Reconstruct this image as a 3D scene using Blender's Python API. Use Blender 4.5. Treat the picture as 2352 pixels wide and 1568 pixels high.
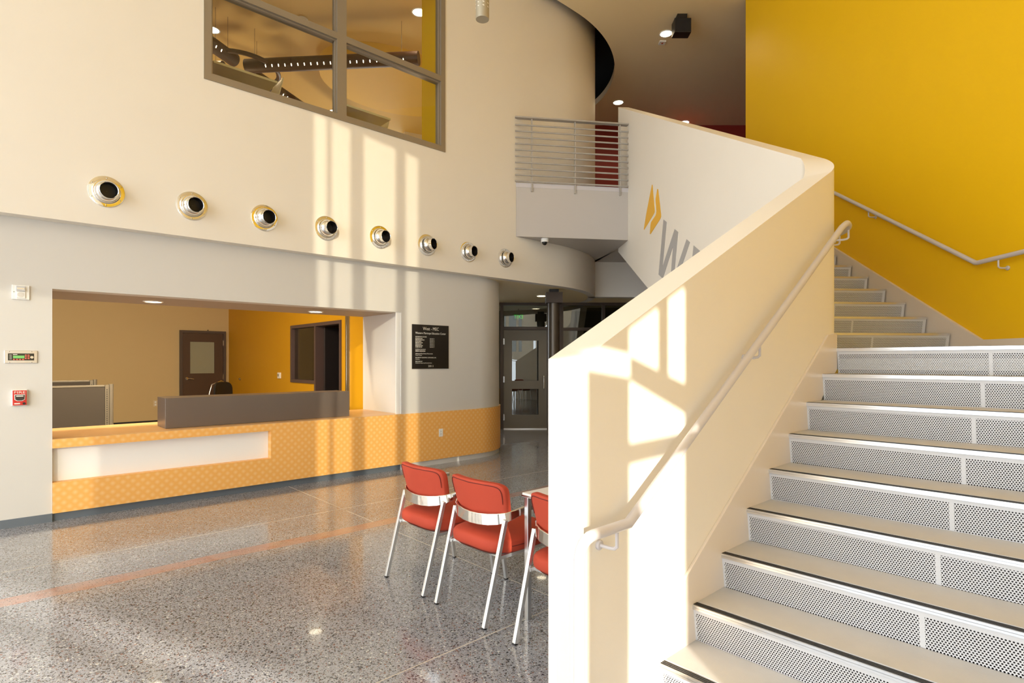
import bpy, bmesh, math, random
import numpy as np
from mathutils import Vector, Matrix
random.seed(4)
S = bpy.context.scene
C = S.collection
for o in list(bpy.data.objects):
    bpy.data.objects.remove(o)

# ------------------------------------------------------------------ camera
F, YH, XU, EYE = 1300.0, 830.0, 2590.0, 1.506          # photo is 2352 x 1568
AL = math.atan((XU - 1176) / F)
UR, UF = math.sin(AL), math.cos(AL)                    # world X = along the reception wall, world Y = towards it
VR, VF = -math.cos(AL), math.sin(AL)
cd = bpy.data.cameras.new('camera')
cam = bpy.data.objects.new('camera', cd); C.objects.link(cam)
cd.sensor_width = 36; cd.lens = F * 36 / 2352
cd.shift_y = (YH - 784) / 2352
cd.clip_start = .05
cam.location = (0, 0, EYE)
cam.rotation_euler = (math.pi / 2, 0, AL - math.pi / 2)
S.camera = cam

def ray(x, y):
    r, z = (x - 1176) / F, (YH - y) / F
    return (r * UR + UF, r * VR + VF, z)
def _p(t, d): return (t * d[0], t * d[1], EYE + t * d[2])
def onX(x, y, X): d = ray(x, y); return _p(X / d[0], d)
def onY(x, y, Y): d = ray(x, y); return _p(Y / d[1], d)
def onZ(x, y, Z): d = ray(x, y); return _p((Z - EYE) / d[2], d)
def atD(x, y, D): return _p(D, ray(x, y))
def W2(l, D, z=0.0): return (l * UR + D * UF, l * VR + D * VF, z)   # lateral / depth of the view -> world

# ------------------------------------------------------------------ light
wd = bpy.data.worlds.new('sky'); S.world = wd; wd.use_nodes = True
bg = wd.node_tree.nodes['Background']
bg.inputs['Color'].default_value = (.85, .925, 1.0, 1); bg.inputs['Strength'].default_value = 3.8
SAZ, SEL = math.radians(56), math.radians(13.0)
sd = (math.cos(SAZ) * math.cos(SEL), math.sin(SAZ) * math.cos(SEL), -math.sin(SEL))
sl = bpy.data.lights.new('sun', 'SUN'); so = bpy.data.objects.new('sun', sl); C.objects.link(so)
sl.energy = 6.5; sl.angle = math.radians(.35); sl.color = (1.0, .93, .80)
so.rotation_euler = Vector(sd).to_track_quat('-Z', 'Y').to_euler(); so.location = (-4, -8, 6)
vs_ = S.view_settings
vs_.view_transform = 'Standard'; vs_.look = 'None'; vs_.gamma = 1.0; vs_.use_curve_mapping = False
vs_.exposure = 0.44

# ------------------------------------------------------------------ helpers
def lin(c):
    return tuple(((v / 255) / 12.92 if v / 255 <= .04045 else ((v / 255 + .055) / 1.055) ** 2.4) for v in c)
MATS = {}
def mat(name, rgb, rough=.6, metal=0.0, bump=0.0, bscale=200, var=0.03, vscale=3.0, spec=.5, emit=None, estr=0, coat=0):
    if name in MATS: return MATS[name]
    m = bpy.data.materials.new(name); m.use_nodes = True
    nt = m.node_tree; n = nt.nodes; b = n['Principled BSDF']
    c = lin(rgb)
    tc = n.new('ShaderNodeTexCoord')
    nz = n.new('ShaderNodeTexNoise'); nz.inputs['Scale'].default_value = vscale; nz.inputs['Detail'].default_value = 3
    nt.links.new(tc.outputs['Object'], nz.inputs['Vector'])
    mx = n.new('ShaderNodeMix'); mx.data_type = 'RGBA'
    mx.inputs[6].default_value = tuple(v * (1 - var) for v in c) + (1,)
    mx.inputs[7].default_value = tuple(min(1, v * (1 + var)) for v in c) + (1,)
    nt.links.new(nz.outputs['Fac'], mx.inputs[0]); nt.links.new(mx.outputs[2], b.inputs['Base Color'])
    b.inputs['Roughness'].default_value = rough; b.inputs['Metallic'].default_value = metal
    b.inputs['Specular IOR Level'].default_value = spec
    if coat: b.inputs['Coat Weight'].default_value = coat; b.inputs['Coat Roughness'].default_value = .1
    if bump:
        n2 = n.new('ShaderNodeTexNoise'); n2.inputs['Scale'].default_value = bscale; n2.inputs['Detail'].default_value = 2
        nt.links.new(tc.outputs['Object'], n2.inputs['Vector'])
        bp = n.new('ShaderNodeBump'); bp.inputs['Strength'].default_value = bump; bp.inputs['Distance'].default_value = .004
        nt.links.new(n2.outputs['Fac'], bp.inputs['Height']); nt.links.new(bp.outputs[0], b.inputs['Normal'])
    if emit:
        b.inputs['Emission Color'].default_value = lin(emit) + (1,); b.inputs['Emission Strength'].default_value = estr
    MATS[name] = m
    return m
def glass(name, tint=(1, 1, 1), ior=1.5, rough=.0):
    if name in MATS: return MATS[name]
    m = bpy.data.materials.new(name); m.use_nodes = True; nt = m.node_tree; n = nt.nodes
    n.remove(n['Principled BSDF']); out = n['Material Output']
    lw = n.new('ShaderNodeLayerWeight'); lw.inputs['Blend'].default_value = .5
    pw = n.new('ShaderNodeMath'); pw.operation = 'POWER'; pw.inputs[1].default_value = 5; nt.links.new(lw.outputs['Facing'], pw.inputs[0])
    f0 = ((ior - 1) / (ior + 1)) ** 2
    fr = n.new('ShaderNodeMath'); fr.operation = 'MULTIPLY_ADD'; fr.inputs[1].default_value = 1 - f0; fr.inputs[2].default_value = f0; nt.links.new(pw.outputs[0], fr.inputs[0])
    t = n.new('ShaderNodeBsdfTransparent'); t.inputs['Color'].default_value = tint + (1,)
    g = n.new('ShaderNodeBsdfGlossy'); g.inputs['Roughness'].default_value = rough
    mx = n.new('ShaderNodeMixShader')
    nt.links.new(fr.outputs[0], mx.inputs[0]); nt.links.new(t.outputs[0], mx.inputs[1]); nt.links.new(g.outputs[0], mx.inputs[2])
    nt.links.new(mx.outputs[0], out.inputs['Surface'])
    MATS[name] = m
    return m

class B:
    def __init__(s): s.v = []; s.f = []; s.uv = []
    def add(s, vs, fs, uv=None):
        k = len(s.v); s.v += [tuple(map(float, p)) for p in vs]; s.f += [tuple(i + k for i in f) for f in fs]
        s.uv += uv if uv else [(0, 0)] * len(vs); return s
    def box(s, x0, x1, y0, y1, z0, z1):
        vs = [(x, y, z) for z in (z0, z1) for y in (y0, y1) for x in (x0, x1)]
        return s.add(vs, [(0, 2, 3, 1), (4, 5, 7, 6), (0, 1, 5, 4), (2, 6, 7, 3), (0, 4, 6, 2), (1, 3, 7, 5)])
    def obox(s, c, a, b, d):                         # centre and three half-axes
        c, a, b, d = map(Vector, (c, a, b, d)); vs = []
        for k in (-1, 1):
            for j in (-1, 1):
                for i in (-1, 1): vs.append(c + a * i + b * j + d * k)
        return s.add(vs, [(0, 2, 3, 1), (4, 5, 7, 6), (0, 1, 5, 4), (2, 6, 7, 3), (0, 4, 6, 2), (1, 3, 7, 5)])
    def bar(s, p, q, w, h=None, up=(0, 0, 1)):
        p, q = Vector(p), Vector(q); d = q - p; L = d.length; d.normalize()
        sd_ = d.cross(Vector(up))
        if sd_.length < 1e-4: sd_ = d.cross(Vector((1, 0, 0)))
        sd_.normalize(); u = sd_.cross(d)
        return s.obox((p + q) / 2, d * L / 2, sd_ * w / 2, u * (h or w) / 2)
    def prism(s, poly, z0, z1):
        n = len(poly); z0 = z0 if isinstance(z0, (list, tuple)) else [z0] * n; z1 = z1 if isinstance(z1, (list, tuple)) else [z1] * n
        vs = [(p[0], p[1], z0[i]) for i, p in enumerate(poly)] + [(p[0], p[1], z1[i]) for i, p in enumerate(poly)]
        fs = [tuple(range(n))[::-1], tuple(range(n, 2 * n))] + [(i, (i + 1) % n, n + (i + 1) % n, n + i) for i in range(n)]
        return s.add(vs, fs)
    def slab(s, poly, off):                          # planar 3D polygon extruded by a vector
        n = len(poly); off = Vector(off)
        vs = [Vector(p) for p in poly] + [Vector(p) + off for p in poly]
        fs = [tuple(range(n)), tuple(range(n, 2 * n))[::-1]] + [(i, n + i, n + (i + 1) % n, (i + 1) % n) for i in range(n)]
        return s.add(vs, fs)
    def strip(s, PR, PL, zb, zt):                    # wall along two parallel paths
        n = len(PR)
        zb = zb if isinstance(zb, (list, tuple)) else [zb] * n; zt = zt if isinstance(zt, (list, tuple)) else [zt] * n
        vs, uv, L = [], [], 0
        for i in range(n):
            if i: L += math.dist(PR[i][:2], PR[i - 1][:2])
            vs += [(PR[i][0], PR[i][1], zb[i]), (PR[i][0], PR[i][1], zt[i]), (PL[i][0], PL[i][1], zb[i]), (PL[i][0], PL[i][1], zt[i])]
            uv += [(L, zb[i]), (L, zt[i]), (L, zb[i]), (L, zt[i])]
        fs = [(0, 1, 3, 2), (4 * n - 4, 4 * n - 2, 4 * n - 1, 4 * n - 3)]
        for i in range(n - 1):
            a, b = 4 * i, 4 * i + 4
            fs += [(a, b, b + 1, a + 1), (a + 2, a + 3, b + 3, b + 2), (a + 1, b + 1, b + 3, a + 3), (a, a + 2, b + 2, b)]
        return s.add(vs, fs, uv)
    def tube(s, pts, r, seg=10, cap=True):
        pts = [Vector(p) for p in pts]; n = len(pts); rr = r if isinstance(r, (list, tuple)) else [r] * n
        T = [((pts[min(i + 1, n - 1)] - pts[i]).normalized() + (pts[i] - pts[max(i - 1, 0)]).normalized()).normalized() for i in range(n)]
        u = T[0].cross(Vector((0, 0, 1)))
        if u.length < 1e-3: u = T[0].cross(Vector((1, 0, 0)))
        u.normalize(); vs = []
        for i in range(n):
            u = (u - T[i] * u.dot(T[i])).normalized(); w = T[i].cross(u)
            for k in range(seg):
                a = 2 * math.pi * k / seg; vs.append(pts[i] + (u * math.cos(a) + w * math.sin(a)) * rr[i])
        fs = [(i * seg + k, i * seg + (k + 1) % seg, (i + 1) * seg + (k + 1) % seg, (i + 1) * seg + k) for i in range(n - 1) for k in range(seg)]
        if cap: fs += [tuple(range(seg))[::-1], tuple((n - 1) * seg + k for k in range(seg))]
        return s.add(vs, fs)
    def lathe(s, prof, o, ax, seg=32, cap0=False, cap1=False):   # profile of (radius, distance along axis)
        o, ax = Vector(o), Vector(ax).normalized(); u = ax.orthogonal().normalized(); w = ax.cross(u); vs = []
        for r, h in prof:
            for k in range(seg):
                a = 2 * math.pi * k / seg; vs.append(o + ax * h + (u * math.cos(a) + w * math.sin(a)) * r)
        n = len(prof)
        fs = [(i * seg + k, i * seg + (k + 1) % seg, (i + 1) * seg + (k + 1) % seg, (i + 1) * seg + k) for i in range(n - 1) for k in range(seg)]
        if cap0: fs.append(tuple(range(seg))[::-1])
        if cap1: fs.append(tuple((n - 1) * seg + k for k in range(seg)))
        return s.add(vs, fs)
    def sell(s, c, r, e1, e2, nu=28, nv=16, warp=None):          # rounded cushion
        def sp(x, e): return math.copysign(abs(x) ** e, x)
        vs = []
        for j in range(nv + 1):
            t = -math.pi / 2 + math.pi * j / nv
            for i in range(nu):
                a = 2 * math.pi * i / nu
                p = [c[0] + r[0] * sp(math.cos(t), e1) * sp(math.cos(a), e2), c[1] + r[1] * sp(math.cos(t), e1) * sp(math.sin(a), e2), c[2] + r[2] * sp(math.sin(t), e1)]
                vs.append(warp(p) if warp else p)
        fs = [(j * nu + i, j * nu + (i + 1) % nu, (j + 1) * nu + (i + 1) % nu, (j + 1) * nu + i) for j in range(nv) for i in range(nu)]
        return s.add(vs, fs)
    def build(s, name, m, parent=None, smooth=None, bevel=0, local=False):
        me = bpy.data.meshes.new(name); me.from_pydata(s.v, [], s.f)
        if any(u != (0, 0) for u in s.uv):
            ul = me.uv_layers.new(name='UVMap')
            for l in me.loops: ul.data[l.index].uv = s.uv[l.vertex_index]
        bm = bmesh.new(); bm.from_mesh(me)
        bmesh.ops.recalc_face_normals(bm, faces=bm.faces)
        if bevel: bmesh.ops.bevel(bm, geom=[e for e in bm.edges if len(e.link_faces) == 2 and e.calc_face_angle(0) > .5], offset=bevel, segments=2, affect='EDGES', profile=.6)
        bm.to_mesh(me); bm.free()
        if smooth:
            me.shade_smooth(); me.set_sharp_from_angle(angle=math.radians(smooth))
        me.materials.append(m)
        o = bpy.data.objects.new(name, me); C.objects.link(o)
        if parent:
            o.parent = parent
            if not local: o.matrix_parent_inverse = Matrix.LocRotScale(parent.location, parent.rotation_euler, None).inverted() if parent.parent is None else Matrix()
        return o
def sub(o, parent):                                   # part of a part, both in the same coordinates
    o.parent = parent; o.matrix_parent_inverse = Matrix(); return o
def tag(o, label, cat, group=None):
    o['label'] = label; o['category'] = cat
    if group: o['group'] = group
    return o
def thing(name, loc, label, cat, group=None, rz=0):
    o = bpy.data.objects.new(name, None); C.objects.link(o); o.empty_display_size = .1
    o.location = loc; o.rotation_euler = (0, 0, rz)
    return tag(o, label, cat, group)
def struct(o, label=None):
    o['kind'] = 'structure'
    if label: o['label'] = label
    return o
def copy_tree(o, parent=None):
    c = o.copy(); C.objects.link(c); c.parent = parent
    for ch in list(o.children): copy_tree(ch, c)
    return c
def text_mesh(name, body, m, size, origin, xdir, ydir, parent=None, align='LEFT', depth=.001, width=None, mirror=False):
    cu = bpy.data.curves.new(name, 'FONT'); cu.body = body; cu.size = size; cu.align_x = align; cu.extrude = depth
    cu.resolution_u = 3
    ob = bpy.data.objects.new(name, cu); C.objects.link(ob)
    bpy.context.view_layer.update()
    me = bpy.data.meshes.new_from_object(ob.evaluated_get(bpy.context.evaluated_depsgraph_get()))
    bpy.data.objects.remove(ob); bpy.data.curves.remove(cu)
    X = Vector(xdir).normalized(); Y = Vector(ydir).normalized(); Z = X.cross(Y)
    sx = 1.0
    if width:
        xs = [v.co.x for v in me.vertices]; sx = width / (max(xs) - min(xs))
    for v in me.vertices:
        x = v.co.x * sx * (-1 if mirror else 1)
        v.co = Vector(origin) + X * x + Y * v.co.y + Z * v.co.z
    me.materials.clear(); me.materials.append(m); me.name = name
    o = bpy.data.objects.new(name, me); C.objects.link(o)
    if parent:
        o.parent = parent
        o.matrix_parent_inverse = Matrix.Translation(Vector(parent.location)).inverted() if parent.parent is None else Matrix()
    return o
def arc(cx, cy, r, a0, a1, n):
    return [(cx + r * math.cos(a0 + (a1 - a0) * i / n), cy + r * math.sin(a0 + (a1 - a0) * i / n)) for i in range(n + 1)]
def lamp(kind, loc, power, color=(1, .78, .5), size=.1, spot=None, rot=None):
    l = bpy.data.lights.new('lamp_and_fill_light', kind); l.energy = power; l.color = color
    if kind in ('POINT', 'SPOT'): l.shadow_soft_size = size
    if kind == 'SPOT': l.spot_size = math.radians(spot or 120); l.spot_blend = .6
    o = bpy.data.objects.new('lamp_and_fill_light', l); C.objects.link(o); o.location = loc
    if rot: o.rotation_euler = rot
    return o

# ------------------------------------------------------------------ materials
cream = mat('paint_cream', (236, 228, 214), .55, bump=.08, bscale=260, var=.012)
grey = mat('paint_light_grey', (214, 210, 203), .55, bump=.08, bscale=260, var=.012)
fascia_grey = mat('paint_fascia_grey', (190, 183, 176), .55, bump=.06, var=.012)
white = mat('paint_white', (250, 248, 244), .5, var=.01)
yellow = mat('paint_yellow', (240, 190, 0), .5, bump=.06, bscale=220, var=.015)
oyellow = mat('paint_office_yellow', (208, 152, 6), .5, bump=.05, var=.015)
tan = mat('paint_tan', (206, 182, 132), .6, bump=.05, var=.015)
ceilm = mat('paint_ceiling', (244, 224, 180), .7, var=.012)
redp = mat('paint_dark_red', (142, 38, 24), .6, var=.03)
brownp = mat('paint_russet', (150, 78, 30), .6, var=.03)
darkfr = mat('metal_dark_bronze', (88, 76, 68), .35, .3, var=.03)
winfr = mat('metal_window_frame', (150, 138, 120), .4, .3, var=.03)
doorm = mat('door_dark_brown', (78, 56, 38), .4, var=.04)
doorg = mat('door_grey', (134, 128, 118), .4, .2, var=.03)
chrome = mat('chrome', (232, 230, 226), .07, 1.0, var=.0)
alu = mat('aluminium', (222, 222, 222), .28, 1.0, var=.02)
steel = mat('steel_brushed', (190, 188, 184), .22, 1.0, var=.03)
railp = mat('rail_paint', (200, 194, 194), .35, var=.015)
black = mat('black_rubber', (18, 17, 17), .5)
blackv = mat('black_slot_shade', (3, 3, 3), .9)
blackm = mat('black_metal', (28, 23, 22), .45)
darkgrey = mat('base_grey_blue', (104, 112, 120), .4, var=.04)
plastic = mat('white_plastic', (240, 238, 232), .4, var=.01)
redfab = mat('fabric_red', (182, 64, 38), .75, bump=.25, bscale=900, var=.04)
seam = mat('fabric_seam', (104, 30, 20), .8)
ledge = mat('ledge_grey_metal', (124, 112, 102), .32, .35, var=.03)
cub = mat('cubicle_fabric', (68, 60, 50), .85, bump=.2, bscale=600, var=.04)
cubp = mat('cubicle_trim', (138, 130, 114), .4, .4)
concrete = mat('tread_concrete', (198, 195, 192), .6, bump=.15, bscale=300, var=.06, vscale=9)
stringm = mat('stringer_paint', (222, 210, 196), .4, var=.015)
riserm = mat('riser_metal', (214, 214, 216), .42, .15, var=.02)
lamp_glow = mat('lamp_glow', (255, 250, 235), .5, emit=(255, 240, 205), estr=9)
logoy = mat('logo_yellow', (236, 178, 36), .5)
logog = mat('logo_grey', (168, 164, 160), .5)
signtext = mat('sign_lettering', (236, 232, 220), .5)
pane = glass('glass_clear', (.93, .95, .93))
pane2 = glass('glass_tinted', (.80, .78, .70), ior=1.55)
paned = glass('glass_door', (.55, .58, .53), ior=2.1)

def nodes_mat(name):
    m = bpy.data.materials.new(name); m.use_nodes = True
    return m, m.node_tree, m.node_tree.nodes, m.node_tree.nodes['Principled BSDF']
# orange laminate with a diamond lattice of paler dots
om, nt, n, b = nodes_mat('orange_laminate')
tc = n.new('ShaderNodeUVMap'); mp = n.new('ShaderNodeMapping'); mp.inputs['Rotation'].default_value = (0, 0, math.radians(45)); mp.inputs['Scale'].default_value = (1, 1, 1)
nt.links.new(tc.outputs[0], mp.inputs[0])
sx = n.new('ShaderNodeSeparateXYZ'); nt.links.new(mp.outputs[0], sx.inputs[0])
def mth(op, a=None, b_=None, va=None, vb=None):
    k = n.new('ShaderNodeMath'); k.operation = op
    if a is not None: nt.links.new(a, k.inputs[0])
    elif va is not None: k.inputs[0].default_value = va
    if b_ is not None: nt.links.new(b_, k.inputs[1])
    elif vb is not None: k.inputs[1].default_value = vb
    return k.outputs[0]
KF = 2 * math.pi / .060
c1 = mth('COSINE', mth('MULTIPLY', sx.outputs[0], vb=KF)); c2 = mth('COSINE', mth('MULTIPLY', sx.outputs[1], vb=KF))
pr = mth('MULTIPLY', mth('ADD', mth('MULTIPLY', c1, vb=.5), vb=.5), mth('ADD', mth('MULTIPLY', c2, vb=.5), vb=.5))
mx = n.new('ShaderNodeMix'); mx.data_type = 'RGBA'; mx.inputs[6].default_value = lin((250, 184, 96)) + (1,); mx.inputs[7].default_value = lin((254, 218, 160)) + (1,)
nt.links.new(mth('MULTIPLY', pr, vb=.5), mx.inputs[0]); nt.links.new(mx.outputs[2], b.inputs['Base Color']); b.inputs['Roughness'].default_value = .42
orange = om
# polished concrete with aggregate
fm, nt, n, b = nodes_mat('polished_concrete')
tc = n.new('ShaderNodeTexCoord')
def vor(scale, feat='F1'):
    v = n.new('ShaderNodeTexVoronoi'); v.inputs['Scale'].default_value = scale; v.feature = feat
    nt.links.new(tc.outputs['Object'], v.inputs['Vector']); return v
def ramp(src, stops, interp='CONSTANT'):
    r = n.new('ShaderNodeValToRGB'); r.color_ramp.interpolation = interp
    e = r.color_ramp.elements
    while len(e) < len(stops): e.new(.5)
    for i, (p, c) in enumerate(stops): e[i].position = p; e[i].color = tuple(lin(c)) + (1,)
    nt.links.new(src, r.inputs[0]); return r
nz = n.new('ShaderNodeTexNoise'); nz.inputs['Scale'].default_value = 1.3; nz.inputs['Detail'].default_value = 5; nt.links.new(tc.outputs['Object'], nz.inputs['Vector'])
base = ramp(nz.outputs['Fac'], [(.3, (150, 152, 160)), (.7, (168, 170, 176))], 'LINEAR')
def chips(prev, scale, stops, thr):
    v = vor(scale); sp = n.new('ShaderNodeSeparateColor'); nt.links.new(v.outputs['Color'], sp.inputs[0])
    col = ramp(sp.outputs[0], stops)
    size = mth('MULTIPLY', sp.outputs[1], vb=thr)
    ins = mth('LESS_THAN', v.outputs['Distance'], size)
    m_ = n.new('ShaderNodeMix'); m_.data_type = 'RGBA'
    nt.links.new(ins, m_.inputs[0]); nt.links.new(prev, m_.inputs[6]); nt.links.new(col.outputs[0], m_.inputs[7]); return m_.outputs[2]
st = [(0, (58, 60, 66)), (.30, (104, 104, 110)), (.50, (122, 116, 114)), (.66, (140, 136, 134)), (.80, (204, 204, 202)), (.90, (132, 96, 84))]
c_ = chips(base.outputs[0], 85, st, .62); c_ = chips(c_, 150, st, .55); c_ = chips(c_, 52, st, .30)
nt.links.new(c_, b.inputs['Base Color']); b.inputs['Roughness'].default_value = .14; b.inputs['Specular IOR Level'].default_value = .5
b.inputs['Coat Weight'].default_value = .35; b.inputs['Coat Roughness'].default_value = .03
floorm = fm
# red stained band
rm, nt, n, b = nodes_mat('red_floor_band')
tc = n.new('ShaderNodeTexCoord')
nz = n.new('ShaderNodeTexNoise'); nz.inputs['Scale'].default_value = 7; nz.inputs['Detail'].default_value = 6; nt.links.new(tc.outputs['Object'], nz.inputs['Vector'])
r_ = ramp(nz.outputs['Fac'], [(.3, (172, 150, 144)), (.55, (178, 146, 138)), (.75, (168, 122, 106))], 'LINEAR')
c_ = chips(r_.outputs[0], 100, st, .4)
nt.links.new(c_, b.inputs['Base Color']); b.inputs['Roughness'].default_value = .16; b.inputs['Coat Weight'].default_value = .6; b.inputs['Coat Roughness'].default_value = .06
bandm = rm
# light wood worktop
wm, nt, n, b = nodes_mat('worktop_wood')
tc = n.new('ShaderNodeTexCoord'); mp = n.new('ShaderNodeMapping'); mp.inputs['Scale'].default_value = (.8, 26, 26); nt.links.new(tc.outputs['Object'], mp.inputs[0])
nz = n.new('ShaderNodeTexNoise'); nz.inputs['Scale'].default_value = 1.6; nz.inputs['Detail'].default_value = 4; nt.links.new(mp.outputs[0], nz.inputs['Vector'])
r_ = ramp(nz.outputs['Fac'], [(.3, (206, 156, 98)), (.7, (226, 182, 126))], 'LINEAR')
nt.links.new(r_.outputs[0], b.inputs['Base Color']); b.inputs['Roughness'].default_value = .3
wood = wm
# perforated metal: real holes cut by a hexagonal mask (object Y across, Z up)
pm, nt, n, b = nodes_mat('perforated_metal')
b.inputs['Base Color'].default_value = lin((214, 214, 216)) + (1,); b.inputs['Roughness'].default_value = .42; b.inputs['Metallic'].default_value = .15
tc = n.new('ShaderNodeUVMap')
PITCH = .0112
def vm(op, a, vec):
    k = n.new('ShaderNodeVectorMath'); k.operation = op; nt.links.new(a, k.inputs[0])
    if vec is not None: k.inputs[1].default_value = vec
    return k
sc = vm('MULTIPLY', tc.outputs[0], (1 / PITCH, 1 / (PITCH * 1.732), 0))
def cell(off):
    a_ = vm('ADD', sc.outputs[0], off); fr = vm('FRACTION', a_.outputs[0], None); ce = vm('SUBTRACT', fr.outputs[0], (.5, .5, 0)); s2 = vm('MULTIPLY', ce.outputs[0], (1, 1.732, 0))
    ln = n.new('ShaderNodeVectorMath'); ln.operation = 'LENGTH'; nt.links.new(s2.outputs[0], ln.inputs[0]); return ln.outputs['Value']
hole = mth('LESS_THAN', mth('MINIMUM', cell((0, 0, 0)), cell((.5, .5, 0))), vb=.30)
tr = n.new('ShaderNodeBsdfTransparent'); ms = n.new('ShaderNodeMixShader')
nt.links.new(hole, ms.inputs[0]); nt.links.new(b.outputs[0], ms.inputs[1]); nt.links.new(tr.outputs[0], ms.inputs[2]); nt.links.new(ms.outputs[0], n['Material Output'].inputs['Surface'])
perf = pm

# ------------------------------------------------------------------ setting
W, WU, WZ, ZC = 6.85, 6.70, 2.82, 7.60        # lower wall, upper wall, its underside, ceiling
Z2 = 4.40                                     # upper floor
CX, CR = 7.23, 2.90; CY = WU + CR             # drum of the upper wall
# floor
fl = struct(B().box(-9, 22, -9, 20, -.2, 0).build('floor', floorm), 'polished grey concrete floor with exposed aggregate')
jm = mat('joint_filler', (196, 188, 176), .5)
for q in [(2.637, 2.643, -4, 6.85), (-6, 2.64, 2.380, 2.387), (2.64, 2.9, 2.380, 2.387), (-6, 2.64, 5.435, 5.441), (2.64, 9.5, 5.435, 5.441)]:
    B().box(*q, -.01, .0006).build('joint', jm, fl)
poly = [(x, 4.80 + .03 * math.sin(x * .9 + 1) + .012 * math.sin(x * 5.1)) for x in np.linspace(-5, 7, 49)]
pol2 = [(x, 4.64 + .03 * math.sin(x * .9 + 1.2) + .012 * math.sin(x * 4.3 + 2)) for x in np.linspace(-5, 7, 49)]
B().strip(pol2, poly, -.01, .0008).build('inlay_band', bandm, fl)['label'] = 'faded red stained stripe across the floor'

# lower reception wall (light grey) with the counter opening
CXg, CRg = 5.60, .92; CYg = W + CRg
gp = [(4.20, W)] + arc(CXg, CYg, CRg, -math.pi / 2, 0, 20) + [(CXg + CRg, 12.6)]
gl = [(4.20, W + .12)] + arc(CXg, CYg, CRg - .12, -math.pi / 2, 0, 20) + [(CXg + CRg - .12, 12.6)]
m = B().box(-6, .42, W, W + .2, 0, WZ).box(.42, 4.20, W, W + .2, 2.19, WZ).strip(gp, gl, 0, WZ)
m.box(4.20, 4.36, W + .12, 7.95, 0, 2.19)
wl = struct(m.build('wall_left_lower', grey, smooth=30), 'light grey reception wall with a rounded end')
B().box(.42, 4.20, W + .2, 7.95, 2.19, 2.30).build('opening_soffit', mat('soffit_grey_shaded', (166, 152, 134), .6), wl)  # grey wall paint darkened, the soffit's shade put into its colour
B().box(4.125, 4.201, W + .012, W + .024, .775, 2.19).build('shutter_track', white, wl)
B().box(4.195, 4.203, W + .06, W + .085, .775, 2.185).build('track_groove', darkgrey, wl)
struct(B().box(-6, .42, W - .006, W, 0, .078).build('baseboard_left', darkgrey))
# upper wall (cream) with window opening and drum
dr = arc(CX, CY, CR, -math.pi / 2, math.pi * .45, 48); di = arc(CX, CY, CR - .15, -math.pi / 2, math.pi * .45, 48)
wx0, wx1, wz0, wz1 = 1.673, 4.839, 4.537, 7.0
m = B().box(-6, wx0, WU, WU + .15, WZ, 8.3).box(wx0, wx1, WU, WU + .15, WZ, wz0).box(wx0, wx1, WU, WU + .15, wz1, 8.3)
m.strip([(wx1, WU)] + dr, [(wx1, WU + .15)] + di, WZ, 8.3)
struct(m.build('wall_left_upper', cream, smooth=30), 'cream upper wall ending in a curved drum')
# ceiling with a curved slot around the drum
SFE = -4.2                                    # line of the added sun mask wall, ceiling trimmed here for the sun
def ep(a_, s_=SFE): return (-math.sin(SAZ) * a_ + math.cos(SAZ) * s_, math.cos(SAZ) * a_ + math.sin(SAZ) * s_)
ce = [(-6.1, ep(4.4)[1]), ep(4.4), ep(-6.5), (15.5, ep(-6.5)[1]), (15.5, 14)] + [(7.48 + 3.35, 14)] + arc(7.48, 6.514 + 3.35, 3.35, 0, -math.pi / 2, 40) + [(-6.1, 6.514)]
struct(B().prism(ce, ZC, ZC + .14).build('ceiling', ceilm, smooth=30), 'beige ceiling with a curved edge around the drum')
struct(B().box(-7, 12, 6.1, 14, 8.3, 8.4).box(-7, 12, 6.1, 6.2, 7.741, 8.3).box(11.9, 12, 6.2, 14, 7.741, 8.3).box(-7, -6.9, 6.2, 6.7, 7.741, 8.3).build('ceiling_slot_blackout', blackv), 'black cover added to keep the ceiling slot dark')  # added black boxes stand in for the slot's shade and stop sky light
# yellow wall on the right
TH = math.radians(-4.5); YL, YD = 4.26, 5.46
def yw(D, off=0.0, z=0.0):                     # on the yellow wall at depth D, off = towards the stair
    return W2(YL + math.tan(TH) * (D - YD) - off, D, z)
def onYel(x, y, off=0.0):
    t = (x - 1176) / F; D = (YL - off - math.tan(TH) * YD) / (t - math.tan(TH)); return D, EYE + (YH - y) * D / F
struct(B().prism([yw(-6.3)[:2], yw(9.54)[:2], yw(9.54, -.25)[:2], yw(-6.3, -.25)[:2]], 0, ZC + .1).build('wall_right', yellow), 'tall bright yellow wall behind the stair')
# far walls of the upper corridor
struct(B().prism([W2(-1, 14.6)[:2], W2(9, 14.6)[:2], W2(9, 14.8)[:2], W2(-1, 14.8)[:2]], Z2, ZC).build('wall_corridor', redp), 'dark red wall at the end of the upper corridor')

# ------------------------------------------------------------------ balcony and soffits
slab_front_l, slab_front_r = (6.245, WU - .005), onZ(1442, 434, Z2 - .01)
gd = math.radians(-2.4)                         # direction of the upper stair guard in view space
def gw(D, off=0.0, z=0.0): return W2(2.155 + math.tan(gd) * (D - 4.16) + off, D, z)
fr_l, fr_r = W2(1.62, 11.50)[:2], W2(5.5, 11.80)[:2]
def drum_tan(k): return [(p[0] + .0, p[1] - .004) for p in arc(CX, CY, CR + .004, -math.pi / 2, -math.pi / 2 + k, 14)]
slab = [slab_front_l] + [gw(9.45, .03)[:2], gw(10.145, .02)[:2], W2(2.6, 10.2)[:2], W2(4.3, 10.1)[:2], W2(5.5, 10.0)[:2], fr_r, fr_l] + drum_tan(.68)[::-1]
bs = B().prism(slab, 3.53, 4.33)
balc = thing('balcony', (6.9, 6.3, 3.53), 'grey landing slab bridging the curved wall and the stair guard', 'balcony')
bs.build('slab', fascia_grey, balc)
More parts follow.
